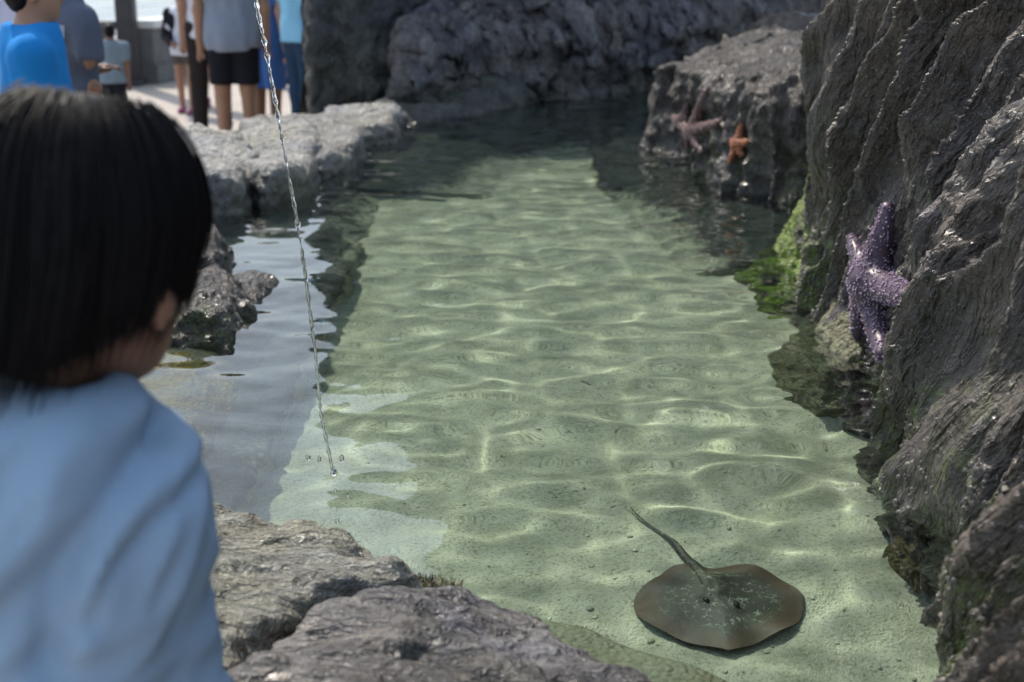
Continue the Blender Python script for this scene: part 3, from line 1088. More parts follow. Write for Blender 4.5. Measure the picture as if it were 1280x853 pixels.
def head_prims(P, s, c):
    """skin of a head in its own axes (face towards +y), s = head height / 0.22"""
    L = (P - np.asarray(c, np.float32)) / s
    a = union([ell(L, (0, -0.012, 0.022), (0.074, 0.092, 0.088)), ell(L, (0, 0.032, -0.045), (0.061, 0.06, 0.074)),
               ell(L, (0, 0.05, -0.088), (0.034, 0.03, 0.025))], 0.03)
    a = smin(a, cap(L, (0, 0.085, 0.0), (0, 0.103, -0.035), 0.008, 0.014), 0.014)
    a = smin(a, cap(L, (-0.017, 0.086, -0.066), (0.017, 0.086, -0.066), 0.007), 0.008)
    for sx in (-1, 1):
        a = smax(a, -ell(L, (sx * 0.03, 0.098, 0.0), (0.016, 0.014, 0.01)), 0.012)
        a = smin(a, ell(L, (sx * 0.076, -0.004, -0.022), (0.011, 0.02, 0.031)), 0.008)
    return a * s


def person(label, px, Y, H, yaw, shirt, bottom, bottom_mat, skin='skin', hair='black_hair', arms=None, hem=0.47, shoe='black', long_sleeve=False,
           stride=0.02, bottom_end=None, wide=1.0, extra=None):
    """standing figure; yaw turns its face from +y (away from the camera) counter-clockwise"""
    x = x_at(px, Y, PLAZA_Z + 0.5)
    root = empty('person', (x, Y, PLAZA_Z), yaw)
    tag(root, label, 'person', 'visitors standing on the plaza')
    hs = H / 1.7
    sh, hp = 0.815 * H, 0.52 * H
    shx, hpx = 0.108 * H * wide, 0.052 * H
    legs = []
    for sx, st in ((-1, stride), (1, -stride)):
        legs.append(((sx * hpx, 0, hp), (sx * hpx * 1.05, st * 0.5 + 0.01, 0.285 * H), (sx * hpx * 1.1, st, 0.045 * H)))
    if arms is None:
        arms = ((-0.06, -0.01, -1, -0.03, 0.15, -1), (0.06, -0.01, -1, 0.03, 0.15, -1))
    A = []
    for sx, ar in zip((-1, 1), arms):
        s0 = np.array([sx * shx, -0.005 * H, sh - 0.022 * H])
        u = np.array(ar[:3], float)
        f = np.array(ar[3:], float)
        e = s0 + u / np.linalg.norm(u) * 0.175 * H
        w = e + f / np.linalg.norm(f) * 0.15 * H
        A.append((s0, e, w, f / np.linalg.norm(f), sx))
    hc = (0, 0.012 * H, 0.925 * H)

    def body(P):
        r = union([ell(P, (0, 0, 0.73 * H), (0.098 * H * wide, 0.062 * H, 0.1 * H)), ell(P, (0, 0.004 * H, 0.61 * H), (0.085 * H * wide, 0.058 * H, 0.09 * H)),
                   ell(P, (0, -0.004 * H, 0.53 * H), (0.092 * H, 0.064 * H, 0.06 * H)), cap(P, (0, -0.005 * H, 0.8 * H), (0, 0.005 * H, 0.88 * H), 0.036 * H, 0.032 * H),
                   cap(P, (-shx, 0, sh - 0.01 * H), (shx, 0, sh - 0.01 * H), 0.03 * H)], 0.05 * H)
        for a, k, n in legs:
            r = smin(r, smin(cap(P, a, k, 0.05 * H, 0.033 * H), cap(P, k, n, 0.034 * H, 0.021 * H), 0.02 * H), 0.03 * H)
            r = smin(r, cap(P, n, (n[0], n[1] + 0.055 * H, 0.02 * H), 0.02 * H, 0.016 * H), 0.01 * H)
        for s0, e, w, f, sx in A:
            arm = smin(cap(P, s0, e, 0.03 * H, 0.024 * H), cap(P, e, w, 0.0245 * H, 0.0165 * H), 0.015 * H)
            hand = cap(P, w, w + f * 0.045 * hs, 0.02 * hs, 0.026 * hs)
            for b0, b1, r0, r1 in fingers(w + f * 0.02 * hs, f, sx, 0.5, hs * 1.1):
                hand = smin(hand, cap(P, b0, b1, r0, r1), 0.006)
            r = smin(r, smin(arm, hand, 0.012), 0.02 * H)
        return smin(r, head_prims(P, 1.0 * (0.13 * H / 0.22) * 1.02, hc), 0.02 * H).astype(np.float32)

    reach = max(abs(a[2][0]) for a in A) + 0.12 * hs
    ry = max(max(abs(a[2][1]) for a in A) + 0.12 * hs, 0.2 * hs)
    v, q = nets(body, (-reach, -ry, -0.0), (reach, ry, H * 1.01), 0.0135 * max(hs, 0.75))
    obj_np('body', v, q, M[skin], root)
    for sx in (-1, 1):
        ev, eq = nets(lambda P: ell(P, (sx * 0.018 * H, hc[1] + 0.047 * H, 0.925 * H), (0.0075 * H,) * 3).astype(np.float32),
                      (sx * 0.018 * H - 0.012 * H, hc[1] + 0.04 * H, 0.91 * H), (sx * 0.018 * H + 0.012 * H, hc[1] + 0.064 * H, 0.94 * H), 0.004 * H)
        obj_np('eye', ev, eq, M['eye'], root)
    # shirt
    hemz = hem * H

    def shirt_f(P):
        r = union([ell(P, (0, 0, 0.73 * H), (0.112 * H * wide, 0.076 * H, 0.11 * H)), ell(P, (0, 0.004 * H, 0.61 * H), (0.106 * H * wide, 0.076 * H, 0.11 * H)),
                   ell(P, (0, 0, 0.5 * H), (0.112 * H * wide, 0.082 * H, 0.11 * H)), cap(P, (-shx, 0, sh - 0.02 * H), (0, 0, sh), 0.032 * H, 0.042 * H), cap(P, (shx, 0, sh - 0.02 * H), (0, 0, sh), 0.032 * H, 0.042 * H),
                   cap(P, (0, 0, 0.8 * H), (0, 0.002 * H, 0.845 * H), 0.05 * H, 0.043 * H)], 0.05 * H)
        r = np.maximum(r, P[..., 2] - 0.852 * H)
        for s0, e, w, f, sx in A:
            ud = (e - s0) / np.linalg.norm(e - s0)
            if long_sleeve:
                sl = smin(cap(P, s0, e, 0.041 * H, 0.034 * H), cap(P, e, w, 0.034 * H, 0.026 * H), 0.01)
            else:
                sl = np.maximum(cap(P, s0, e, 0.042 * H, 0.041 * H), half(P, s0 + ud * 0.115 * H, ud))
            r = smin(r, sl, 0.04 * H)
        r = r + 0.011 * hs * fbm(P * np.array([9, 9, 3.5], np.float32) / hs, 2, int(px))
        return smax(r, hemz - P[..., 2] + 0.006 * noise(P * 5 / hs, 5), 0.012).astype(np.float32)

    v, q = nets(shirt_f, (-reach, -ry, hemz - 0.05), (reach, ry, 0.9 * H), 0.0125 * max(hs, 0.75))
    so = obj_np('shirt', v, q, M[shirt], root)
    # shorts or trousers
    be = {'shorts': 0.3, 'trousers': 0.035}[bottom] * H if bottom_end is None else bottom_end * H

    def bot_f(P):
        r = ell(P, (0, -0.002 * H, 0.53 * H), (0.102 * H, 0.075 * H, 0.075 * H))
        for a, k, n in legs:
            if bottom == 'shorts':
                lg = cap(P, a, k, 0.06 * H, 0.054 * H)
            else:
                lg = smin(cap(P, a, k, 0.058 * H, 0.042 * H), cap(P, k, (n[0], n[1], 0.01), 0.043 * H, 0.034 * H), 0.02 * H)
            r = smin(r, lg, 0.02 * H)
        r = r + 0.005 * hs * fbm(P * np.array([8, 8, 5], np.float32) / hs, 2, 7 + int(px))
        return np.maximum(np.maximum(r, be - P[..., 2]), P[..., 2] - 0.6 * H).astype(np.float32)

    v, q = nets(bot_f, (-0.2 * H, -0.2 * H, be - 0.04), (0.2 * H, 0.2 * H, 0.62 * H), 0.0125 * max(hs, 0.75))
    obj_np(bottom, v, q, M[bottom_mat], root)
    for a, k, n in legs:
        def shoe_f(P):
            r = union([ell(P, (n[0], n[1] + 0.035 * H, 0.022 * H), (0.029 * H, 0.07 * H, 0.03 * H)), ell(P, (n[0], n[1] - 0.005 * H, 0.03 * H), (0.027 * H, 0.034 * H, 0.036 * H))], 0.02 * H)
            return np.maximum(np.maximum(r, 0.002 - P[..., 2]), P[..., 2] - 0.05 * H).astype(np.float32)
        v, q = nets(shoe_f, (n[0] - 0.05 * H, n[1] - 0.07 * H, -0.02), (n[0] + 0.05 * H, n[1] + 0.13 * H, 0.08 * H), 0.008 * max(hs, 0.75))
        obj_np('shoe', v, q, M[shoe], root)
    s = 0.13 * H / 0.22 * 1.02

    def hair_f(P):
        L = (P - np.asarray(hc, np.float32)) / s
        r = smin(ell(L, (0, -0.016, 0.03), (0.086, 0.102, 0.095)), ell(L, (0, -0.05, -0.03), (0.07, 0.055, 0.06)), 0.03)
        r = r + 0.006 * ridged(L * np.array([40, 40, 10], np.float32), 2, 3)
        cut = np.where(L[..., 2] > 0.05, L[..., 1] - 0.075, L[..., 1] - 0.005 - 0.5 * np.clip(L[..., 2], -0.1, 0.05))
        return (smax(smax(r, cut, 0.02), -0.085 - L[..., 2], 0.01) * s).astype(np.float32)

    v, q = nets(hair_f, tuple(hc[i] - 0.13 * s for i in range(3)), tuple(hc[i] + 0.15 * s for i in range(3)), 0.009 * max(hs, 0.75))
    obj_np('hair', v, q, M[hair], root)
    if extra:
        extra(root, H, A)
    return root


def star_print(root, H, A):
    # white angular print on the chest and sleeve side of the charcoal shirt
    s0, e, w, f, sx = A[1]
    bm = bmesh.new()
    pts = [(-0.055, 0.0), (0.0, 0.035), (0.028, 0.045), (0.02, -0.005), (0.005, -0.035), (-0.03, -0.03)]
    cx, cy, cz = 0.098 * H, -0.072 * H, 0.755 * H
    fr = [bm.verts.new((cx + p[0], cy - 0.004, cz + p[1])) for p in pts]
    bk = [bm.verts.new((cx + p[0], cy + 0.03, cz + p[1])) for p in pts]
    bm.faces.new(fr)
    bm.faces.new(bk[::-1])
    for i in range(len(pts)):
        j = (i + 1) % len(pts)
        bm.faces.new((fr[i], bk[i], bk[j], fr[j]))
    bmesh.ops.recalc_face_normals(bm, faces=bm.faces)
    me = bpy.data.meshes.new('shirt_print')
    bm.to_mesh(me)
    obj('shirt_print', me, M['white'], root)


def jacket(root, H, A):
    # dark long sleeved open jacket over the white shirt of the small child
    def f(P):
        r = union([ell(P, (0, 0, 0.73 * H), (0.121 * H, 0.084 * H, 0.11 * H)), ell(P, (0, 0.0, 0.6 * H), (0.117 * H, 0.085 * H, 0.11 * H)),
                   cap(P, (-0.108 * H, 0, 0.8 * H), (0.108 * H, 0, 0.8 * H), 0.042 * H)], 0.04 * H)
        for s0, e, w, fd, sx in A:
            r = smin(r, smin(cap(P, s0, e, 0.047 * H, 0.04 * H), cap(P, e, w, 0.04 * H, 0.031 * H), 0.01), 0.03 * H)
        gap = np.maximum(np.abs(P[..., 0]) - 0.04 * H - 0.25 * np.clip(0.7 * H - P[..., 2], 0, 1), -P[..., 1])
        r = np.maximum(r, -np.maximum(gap, np.abs(P[..., 2] - 0.7 * H) - 0.12 * H))
        return np.maximum(np.maximum(r, 0.5 * H - P[..., 2]), P[..., 2] - 0.845 * H).astype(np.float32)
    v, q = nets(f, (-0.3 * H, -0.25 * H, 0.45 * H), (0.3 * H, 0.3 * H, 0.9 * H), 0.011)
    obj_np('jacket', v, q, M['black'], root)


PI = math.pi
person('person in a pale lavender shirt at the far left edge, behind the bright blue shirt', 2, 7.6, 1.66, PI * 0.9, 'lavender', 'trousers', 'denim', wide=1.1)
person('person in a bright blue t-shirt standing sideways, just above the dark haired child', 64, 5.0, 1.55, -PI * 0.40, 'blue', 'shorts', 'khaki', wide=1.25,
       arms=((-0.1, -0.05, -1, 0, 0.3, -1), (0.02, 0.12, -1, -0.1, 0.6, -0.8)))
person('person in a charcoal t-shirt with white print and bent arm beside the blue shirt', 94, 6.5, 1.58, -PI * 0.25, 'charcoal', 'shorts', 'black', 'tan_skin',
       arms=((-0.1, 0.1, -1, 0.2, 0.8, 0.1), (0.5, -0.05, -0.9, -0.75, 0.25, -0.55)), extra=star_print, wide=1.1)
person('small boy in a grey t-shirt and dark shorts seen from behind near the dark post', 141, 12.0, 0.93, 0.15, 'steel', 'shorts', 'black', 'tan_skin', wide=1.1)
person('child in an open black jacket over a white shirt, facing the pool by the parapet', 231, 13.6, 1.16, PI * 0.97, 'white', 'shorts', 'khaki', shoe='pink', extra=jacket,
       arms=((-0.2, 0.1, -1, 0.5, 0.7, -0.3), (0.2, 0.1, -1, -0.5, 0.7, -0.3)), stride=0.06, bottom_end=0.4)
person('person in black top and black shorts half hidden beside the child in the jacket', 253, 14.2, 1.52, PI * 0.8, 'black', 'shorts', 'black', shoe='pink', long_sleeve=True, stride=0.08)
person('person in a white t-shirt and long dark trousers, left of the grey t-shirt man', 263, 12.0, 1.72, 0.3, 'white', 'trousers', 'brown', wide=0.95)
person('person in a loose grey t-shirt and black shorts seen from behind, largest in the group', 294, 11.0, 1.76, 0.12, 'grey', 'shorts', 'black', wide=1.12, hem=0.44,
       arms=((-0.1, -0.02, -1, -0.02, 0.2, -1), (0.1, -0.02, -1, 0.02, 0.2, -1)), bottom_end=0.3)
person('person in royal blue shirt and shorts, right behind the grey t-shirt', 333, 11.6, 1.62, -0.5, 'royal', 'shorts', 'royal', 'tan_skin', bottom_end=0.27)
person('person in a dark green top far back, between the royal blue and cyan shirts', 348, 16.4, 1.66, 0.5, 'green', 'shorts', 'khaki', 'tan_skin')
person('person in a cyan t-shirt and dark jeans beside the upright boulder', 380, 10.6, 1.74, -0.9, 'cyan', 'trousers', 'denim',
       arms=((-0.2, -0.05, -1, -0.06, 0.15, -1), (0.1, 0, -1, 0.03, 0.25, -1)), hem=0.5)
print('people', time.time() - T0)


# ------------------------------------------------------------------ the child in the foreground
def make_child():
    hc = np.array(at_d(107, 303, 1.2))
    base = (hc[0] - 0.06, hc[1] - 0.08, PLAZA_Z)
    root = empty('person', base)
    tag(root, 'black haired child in light blue sweatshirt, back turned, in the left foreground', 'person')
    B = np.array(base)
    yaw, nod = math.radians(-31), math.radians(-14)
    R = np.array(Matrix.Rotation(yaw, 3, 'Z') @ Matrix.Rotation(nod, 3, 'X'))

    def loc(P):
        return ((P - hc.astype(np.float32)) @ R.astype(np.float32))

    cx = -0.437
    shR, shL = np.array([-0.352, 1.155, 0.495]), np.array([-0.565, 1.16, 0.495])
    elR, wrR = np.array([-0.342, 1.13, 0.25]), np.array([-0.38, 1.335, 0.175])
    elL, wrL = np.array([-0.60, 1.15, 0.24]), np.array([-0.56, 1.35, 0.175])
    neck0 = hc + R @ np.array([0, -0.03, -0.06])
    neck1 = np.array([-0.41, 1.14, 0.59])
    hipz = 0.12
    lg = [((cx + s * 0.075, 1.06, hipz), (cx + s * 0.08, 1.09, -0.23), (cx + s * 0.085, 1.04, PLAZA_Z + 0.065)) for s in (-1, 1)]

    def body(P):
        r = head_prims(loc(P), 1.0, (0, 0, 0))
        r = smin(r, ell(loc(P), (0.080, 0.012, -0.042), (0.011, 0.016, 0.026)), 0.01)
        r = smin(r, cap(P, neck0, neck1, 0.047, 0.05), 0.02)
        r = smin(r, union([ell(P, (cx, 1.14, 0.38), (0.13, 0.08, 0.15)), ell(P, (cx, 1.08, 0.15), (0.12, 0.08, 0.15)), cap(P, shL, shR, 0.04)], 0.05), 0.04)
        for s0, e, w, sx in ((shR, elR, wrR, 1), (shL, elL, wrL, -1)):
            r = smin(r, smin(cap(P, s0, e, 0.04, 0.033), cap(P, e, w, 0.033, 0.023), 0.02), 0.02)
            d = np.array([0.02 * -sx, 0.9, -0.35])
            d = d / np.linalg.norm(d)
            h = cap(P, w, w + d * 0.05, 0.022, 0.027)
            for b0, b1, r0, r1 in fingers(w + d * 0.022, d, sx, 0.3, 0.95):
                h = smin(h, cap(P, b0, b1, r0, r1), 0.005)
            r = smin(r, h, 0.012)
        for a, k, n in lg:
            r = smin(r, smin(cap(P, a, k, 0.07, 0.048), cap(P, k, n, 0.048, 0.03), 0.02), 0.03)
            r = smin(r, cap(P, n, (n[0], n[1] + 0.08, PLAZA_Z + 0.03), 0.028, 0.022), 0.01)
        return r.astype(np.float32)

    def add(name, f, lo, hi, h, mat, disp=None):
        v, q = nets(f, lo, hi, h)
        if disp is not None:
            v = v + vnormals(v, q) * disp(v)[:, None]
        return obj_np(name, v - B, q, mat, root)

    add('body', body, (-0.75, 0.9, PLAZA_Z), (-0.2, 1.5, 0.9), 0.0085, M['child_skin'])

    def sw(P):
        r = union([ell(P, (cx, 1.145, 0.37), (0.155, 0.115, 0.165)), ell(P, (cx - 0.0, 1.11, 0.18), (0.15, 0.12, 0.2)), cap(P, shL, shR, 0.062),
                   cap(P, shR + (-0.01, 0, 0.0), neck1 + (0.01, 0, -0.03), 0.06, 0.066), cap(P, shL, neck1 + (-0.03, 0, -0.03), 0.06, 0.066),
                   ell(P, (cx + 0.01, 1.10, 0.46), (0.13, 0.08, 0.115))], 0.07)
        for s0, e, w in ((shR, elR, wrR), (shL, elL, wrL)):
            r = smin(r, smin(cap(P, s0, e, 0.066, 0.06), cap(P, e, w, 0.058, 0.036), 0.02), 0.025)
        r = smax(r, -(cap(P, neck0, neck1 + (0, 0, -0.02), 0.056, 0.056)), 0.014)
        return np.maximum(r, 0.06 - P[..., 2]).astype(np.float32)

    def folds(v):
        # soft diagonal folds across the back, a dropped shoulder seam and gathers at the elbow
        u = v[:, 0] * 0.75 - v[:, 2] * 0.66
        W = np.stack([u * 13, v[:, 1] * 4, (v[:, 0] * 0.66 + v[:, 2] * 0.75) * 2.3], -1)
        W = W + 0.35 * np.stack([noise(v * 7, 200), 0 * u, noise(v * 7, 201)], -1)
        d = 0.017 * ridged(W, 2, 202) + 0.010 * noise(v * np.array([9, 9, 6], np.float32), 203)
        back = smoothstep(1.2, 1.14, v[:, 1])

        def line(pts, dep):
            q2 = np.array([np.array(at_d(a, b, dep)) for a, b in pts])[:, [0, 2]]
            best = np.full(len(v), 9.0)
            for a, b in zip(q2[:-1], q2[1:]):
                e = b - a
                w = v[:, [0, 2]] - a
                k = np.clip((w @ e) / (e @ e), 0, 1)
                best = np.minimum(best, np.linalg.norm(w - k[:, None] * e, axis=1))
            return best
        crease = line([(30, 870), (58, 760), (105, 672), (150, 600)], 1.08)
        seam = line([(262, 634), (215, 648), (160, 684), (112, 742), (95, 800)], 1.10)
        raglan = line([(-60, 590), (0, 545), (60, 500), (105, 476)], 1.1)
        d = d - back * (0.022 * np.exp(-(crease / 0.016) ** 2) + 0.006 * np.exp(-(seam / 0.0055) ** 2) + 0.004 * np.exp(-(raglan / 0.005) ** 2))
        d = d + back * 0.006 * np.exp(-((seam - 0.018) / 0.012) ** 2)
        el = np.linalg.norm(v - elR, axis=1)
        d = d + 0.010 * np.exp(-(el / 0.13) ** 2) * ridged(np.stack([v[:, 0] * 6, v[:, 1] * 6, v[:, 2] * 17 + v[:, 0] * 9], -1), 2, 205)
        dn = np.linalg.norm(v - neck1, axis=1)
        return d * smoothstep(0.06, 0.11, dn) * 0.95

    add('sweatshirt', sw, (-0.78, 0.9, 0.03), (-0.2, 1.46, 0.68), 0.0065, M['paleblue'], folds)

    def collar(P):
        c0 = neck1 + (neck0 - neck1) * 0.16
        ax = (neck0 - neck1) / np.linalg.norm(neck0 - neck1)
        dd = P - c0.astype(np.float32)
        hgt = dd @ ax.astype(np.float32)
        rad = np.sqrt(np.maximum((dd * dd).sum(-1) - hgt * hgt, 0))
        return (np.sqrt((rad - 0.061) ** 2 + (hgt * 0.42) ** 2) - 0.0075).astype(np.float32)

    add('collar', collar, tuple(neck1 - 0.1), tuple(neck1 + 0.14), 0.0045, M['paleblue'])

    def trousers(P):
        r = ell(P, (cx, 1.06, 0.1), (0.145, 0.115, 0.12))
        for a, k, n in lg:
            r = smin(r, smin(cap(P, a, k, 0.085, 0.066), cap(P, k, (n[0], n[1], PLAZA_Z + 0.05), 0.066, 0.056), 0.03), 0.03)
        r = r + 0.006 * fbm(P * 9, 2, 210)
        return np.maximum(np.maximum(r, PLAZA_Z + 0.05 - P[..., 2]), P[..., 2] - 0.16).astype(np.float32)

    add('trousers', trousers, (-0.7, 0.85, PLAZA_Z), (-0.15, 1.3, 0.2), 0.015, M['denim'])
    for a, k, n in lg:
        add('shoe', lambda P: np.maximum(union([ell(P, (n[0], n[1] + 0.05, PLAZA_Z + 0.035), (0.045, 0.105, 0.045)), ell(P, (n[0], n[1] - 0.01, PLAZA_Z + 0.05), (0.04, 0.05, 0.055))], 0.03),
                                          PLAZA_Z + 0.002 - P[..., 2]).astype(np.float32), (n[0] - 0.08, n[1] - 0.1, PLAZA_Z - 0.02), (n[0] + 0.08, n[1] + 0.2, PLAZA_Z + 0.13), 0.011, M['white'])

    # hair: a shell and separate strands over it
    def low_line(L):
        return np.maximum(-0.052 - 0.72 * np.clip(0.012 - L[..., 1], 0, 1), -0.110)

    def hair(P):
        L = loc(P)
        r = smin(ell(L, (0, -0.012, 0.018), (0.093, 0.112, 0.108)), ell(L, (0, -0.055, -0.05), (0.072, 0.06, 0.07)), 0.04)
        ang = np.arctan2(L[..., 0], L[..., 1] + 0.02)
        r = r + 0.0035 * ridged(np.stack([np.cos(ang) * 9, np.sin(ang) * 9, L[..., 2] * 7], -1), 2, 220)
        cut = np.where(L[..., 2] > 0.03, L[..., 1] - 0.10, L[..., 1] - 0.03 - 0.9 * np.clip(L[..., 2] + 0.03, -0.08, 0.06))
        jag = 0.012 * noise(np.stack([ang * 9, ang * 0, ang * 0], -1), 221)
        return smax(smax(r, cut, 0.015), low_line(L) + jag - L[..., 2], 0.008).astype(np.float32)

    ho = add('hair', hair, tuple(hc - 0.15), tuple(hc + 0.15), 0.0055, M['black_hair'])
    rr = np.random.default_rng(5)
    V, Q = [], []
    crown = np.array([0.01, -0.05, 0.11])
    nseg = 11
    for k in range(3600):
        ph = rr.uniform(-PI, PI)
        front = math.cos(ph)
        endz = -0.03 if front > 0.45 else (-0.052 - 0.72 * max(0.0, 0.012 - 0.1 * front))
        endz = max(endz, -0.110) - rr.exponential(0.009)
        t0, t1 = rr.uniform(0.03, 0.5), 1.0
        if rr.random() < 0.5:
            t1 = rr.uniform(0.7, 1.0)
        lift = 1.0 + rr.uniform(0.0, 0.03) + (0.05 * rr.random() if rr.random() < 0.07 else 0)
        ring = []
        wob = rr.normal(0, 0.05)
        pts = []
        for i in range(nseg + 1):
            t = t0 + (t1 - t0) * i / nseg
            z = crown[2] + 0.012 + (endz - crown[2] - 0.012) * t ** 1.25
            a = ph + wob * t + 0.25 * (1 - t)
            zz = np.clip((z - 0.018) / 0.113, -1, 1)
            rad = math.sqrt(max(0.0, 1 - zz * zz)) if z > 0.018 else 1.0
            x = 0.0955 * rad * math.sin(a)
            y = -0.012 + 0.1145 * rad * math.cos(a)
            if z < 0.018:
                tck = (0.018 - z) / 0.14
                x *= 1 - 0.10 * tck - 0.22 * tck * tck
                y = y * (1 - 0.10 * tck) - 0.012 * tck
            pts.append(np.array([x, y, z]) * lift)
        pts = np.array(pts)
        tg = np.gradient(pts, axis=0)
        tg /= np.linalg.norm(tg, axis=1, keepdims=True) + 1e-9
        nr = pts / (np.linalg.norm(pts, axis=1, keepdims=True) + 1e-9)
        bn = np.cross(tg, nr)
        bn /= np.linalg.norm(bn, axis=1, keepdims=True) + 1e-9
        w = 0.0011 * np.sqrt(np.clip(1.02 - np.linspace(0, 1, nseg + 1) ** 2, 0.02, 1))[:, None] * rr.uniform(0.7, 1.5)
        b0 = len(V) * 3 * (nseg + 1)
        V.append(np.stack([pts + bn * w, pts - bn * w, pts + nr * w * 0.8], 1).reshape(-1, 3))
        g = np.arange(3 * (nseg + 1)).reshape(nseg + 1, 3) + b0
        for s_ in range(3):
            e_ = (s_ + 1) % 3
            Q.append(np.stack([g[:-1, s_], g[:-1, e_], g[1:, e_], g[1:, s_]], -1))
    V = np.concatenate(V) @ R.T + hc - B
    so = obj_np('hair_strands', V, np.concatenate(Q), M['black_hair'], ho)
    tag(so, kind='stuff')


make_child()
print('child', time.time() - T0)


# ------------------------------------------------------------------ barnacles near the waterline of the cliff
def barnacles():
    v = np.empty(len(cliff_ob.data.vertices) * 3, np.float32)
    cliff_ob.data.vertices.foreach_get('co', v)
    v = v.reshape(-1, 3)
    q = np.empty(len(cliff_ob.data.polygons) * 4, np.int32)
    cliff_ob.data.polygons.foreach_get('vertices', q)
    n = vnormals(v, q.reshape(-1, 4))
    w = v + np.array(cliff_ob.location, np.float32)
    rr = np.random.default_rng(77)
    z = w[:, 2] + 0.12 * noise(w * 5, 501)
    dens = smoothstep(0.3, 0.08, z) * smoothstep(-0.12, -0.02, z) * smoothstep(-0.12, 0.25, noise(w * 7, 500)) * (w[:, 1] < 4.2) * (w[:, 1] > 1.3)
    idx = np.where(rr.random(len(v)) < dens * 0.12)[0]
    rr.shuffle(idx)
    idx = idx[:2600]
    V, Q = [], []
    k = np.arange(7) / 7 * 2 * PI
    for j, i in enumerate(idx):
        nn = n[i] / np.linalg.norm(n[i])
        t = np.cross(nn, (0.3, 0.2, 0.93))
        t /= np.linalg.norm(t)
        b = np.cross(nn, t)
        r = rr.uniform(0.0025, 0.006)
        ring = np.cos(k)[:, None] * t + np.sin(k)[:, None] * b
        V.append(np.concatenate([v[i] + ring * r - nn * 0.002, v[i] + ring * r * 0.5 + nn * r * 0.9, v[i] + ring * r * 0.3 + nn * r * 0.35]))
        g = (np.arange(21) + j * 21).reshape(3, 7)
        g = np.concatenate([g, g[:, :1]], 1)
        Q.append(np.stack([g[:-1, :-1], g[:-1, 1:], g[1:, 1:], g[1:, :-1]], -1).reshape(-1, 4))
    o = obj_np('barnacles', np.concatenate(V), np.concatenate(Q), plain('barnacle_shell', (0.2, 0.18, 0.155), 0.6, 90, 0.3, 0.002, 0.5), cliff_ob)
    tag(o, kind='stuff')


barnacles()


# ------------------------------------------------------------------ starfish
def star_mat(name, base, dark, bump_scale=160):
    m = N(name)
    p = m.pos()
    a = m.voronoi(p, bump_scale)
    b = m.noise(p, 25, 4, 0.6)
    c = m.ramp(b, [(0.3, dark), (0.65, base)])
    c = m.mix(m.ramp(a, [(0.15, 0.45), (0.4, 0.0)]), c, tuple(min(1, x * 1.8) for x in base))
    m.principled(c, 0.42, m.bump(a, -0.8, 0.006), 0.4, 0.06, 0.3)
    return m.m


M['purple_star'] = star_mat('purple_starfish_skin', (0.095, 0.058, 0.088), (0.045, 0.027, 0.046))
M['papilla'] = plain('pale_papillae', (0.45, 0.33, 0.47), 0.45, 60, 0.1)
M['pink_star'] = star_mat('pink_starfish_skin', (0.16, 0.095, 0.09), (0.11, 0.06, 0.06), 120)
M['pink_papilla'] = plain('pink_papillae', (0.4, 0.28, 0.26), 0.5)
M['orange_star'] = star_mat('orange_starfish_skin', (0.3, 0.105, 0.05), (0.2, 0.065, 0.03), 120)
M['orange_papilla'] = plain('orange_papillae', (0.6, 0.25, 0.12), 0.5)


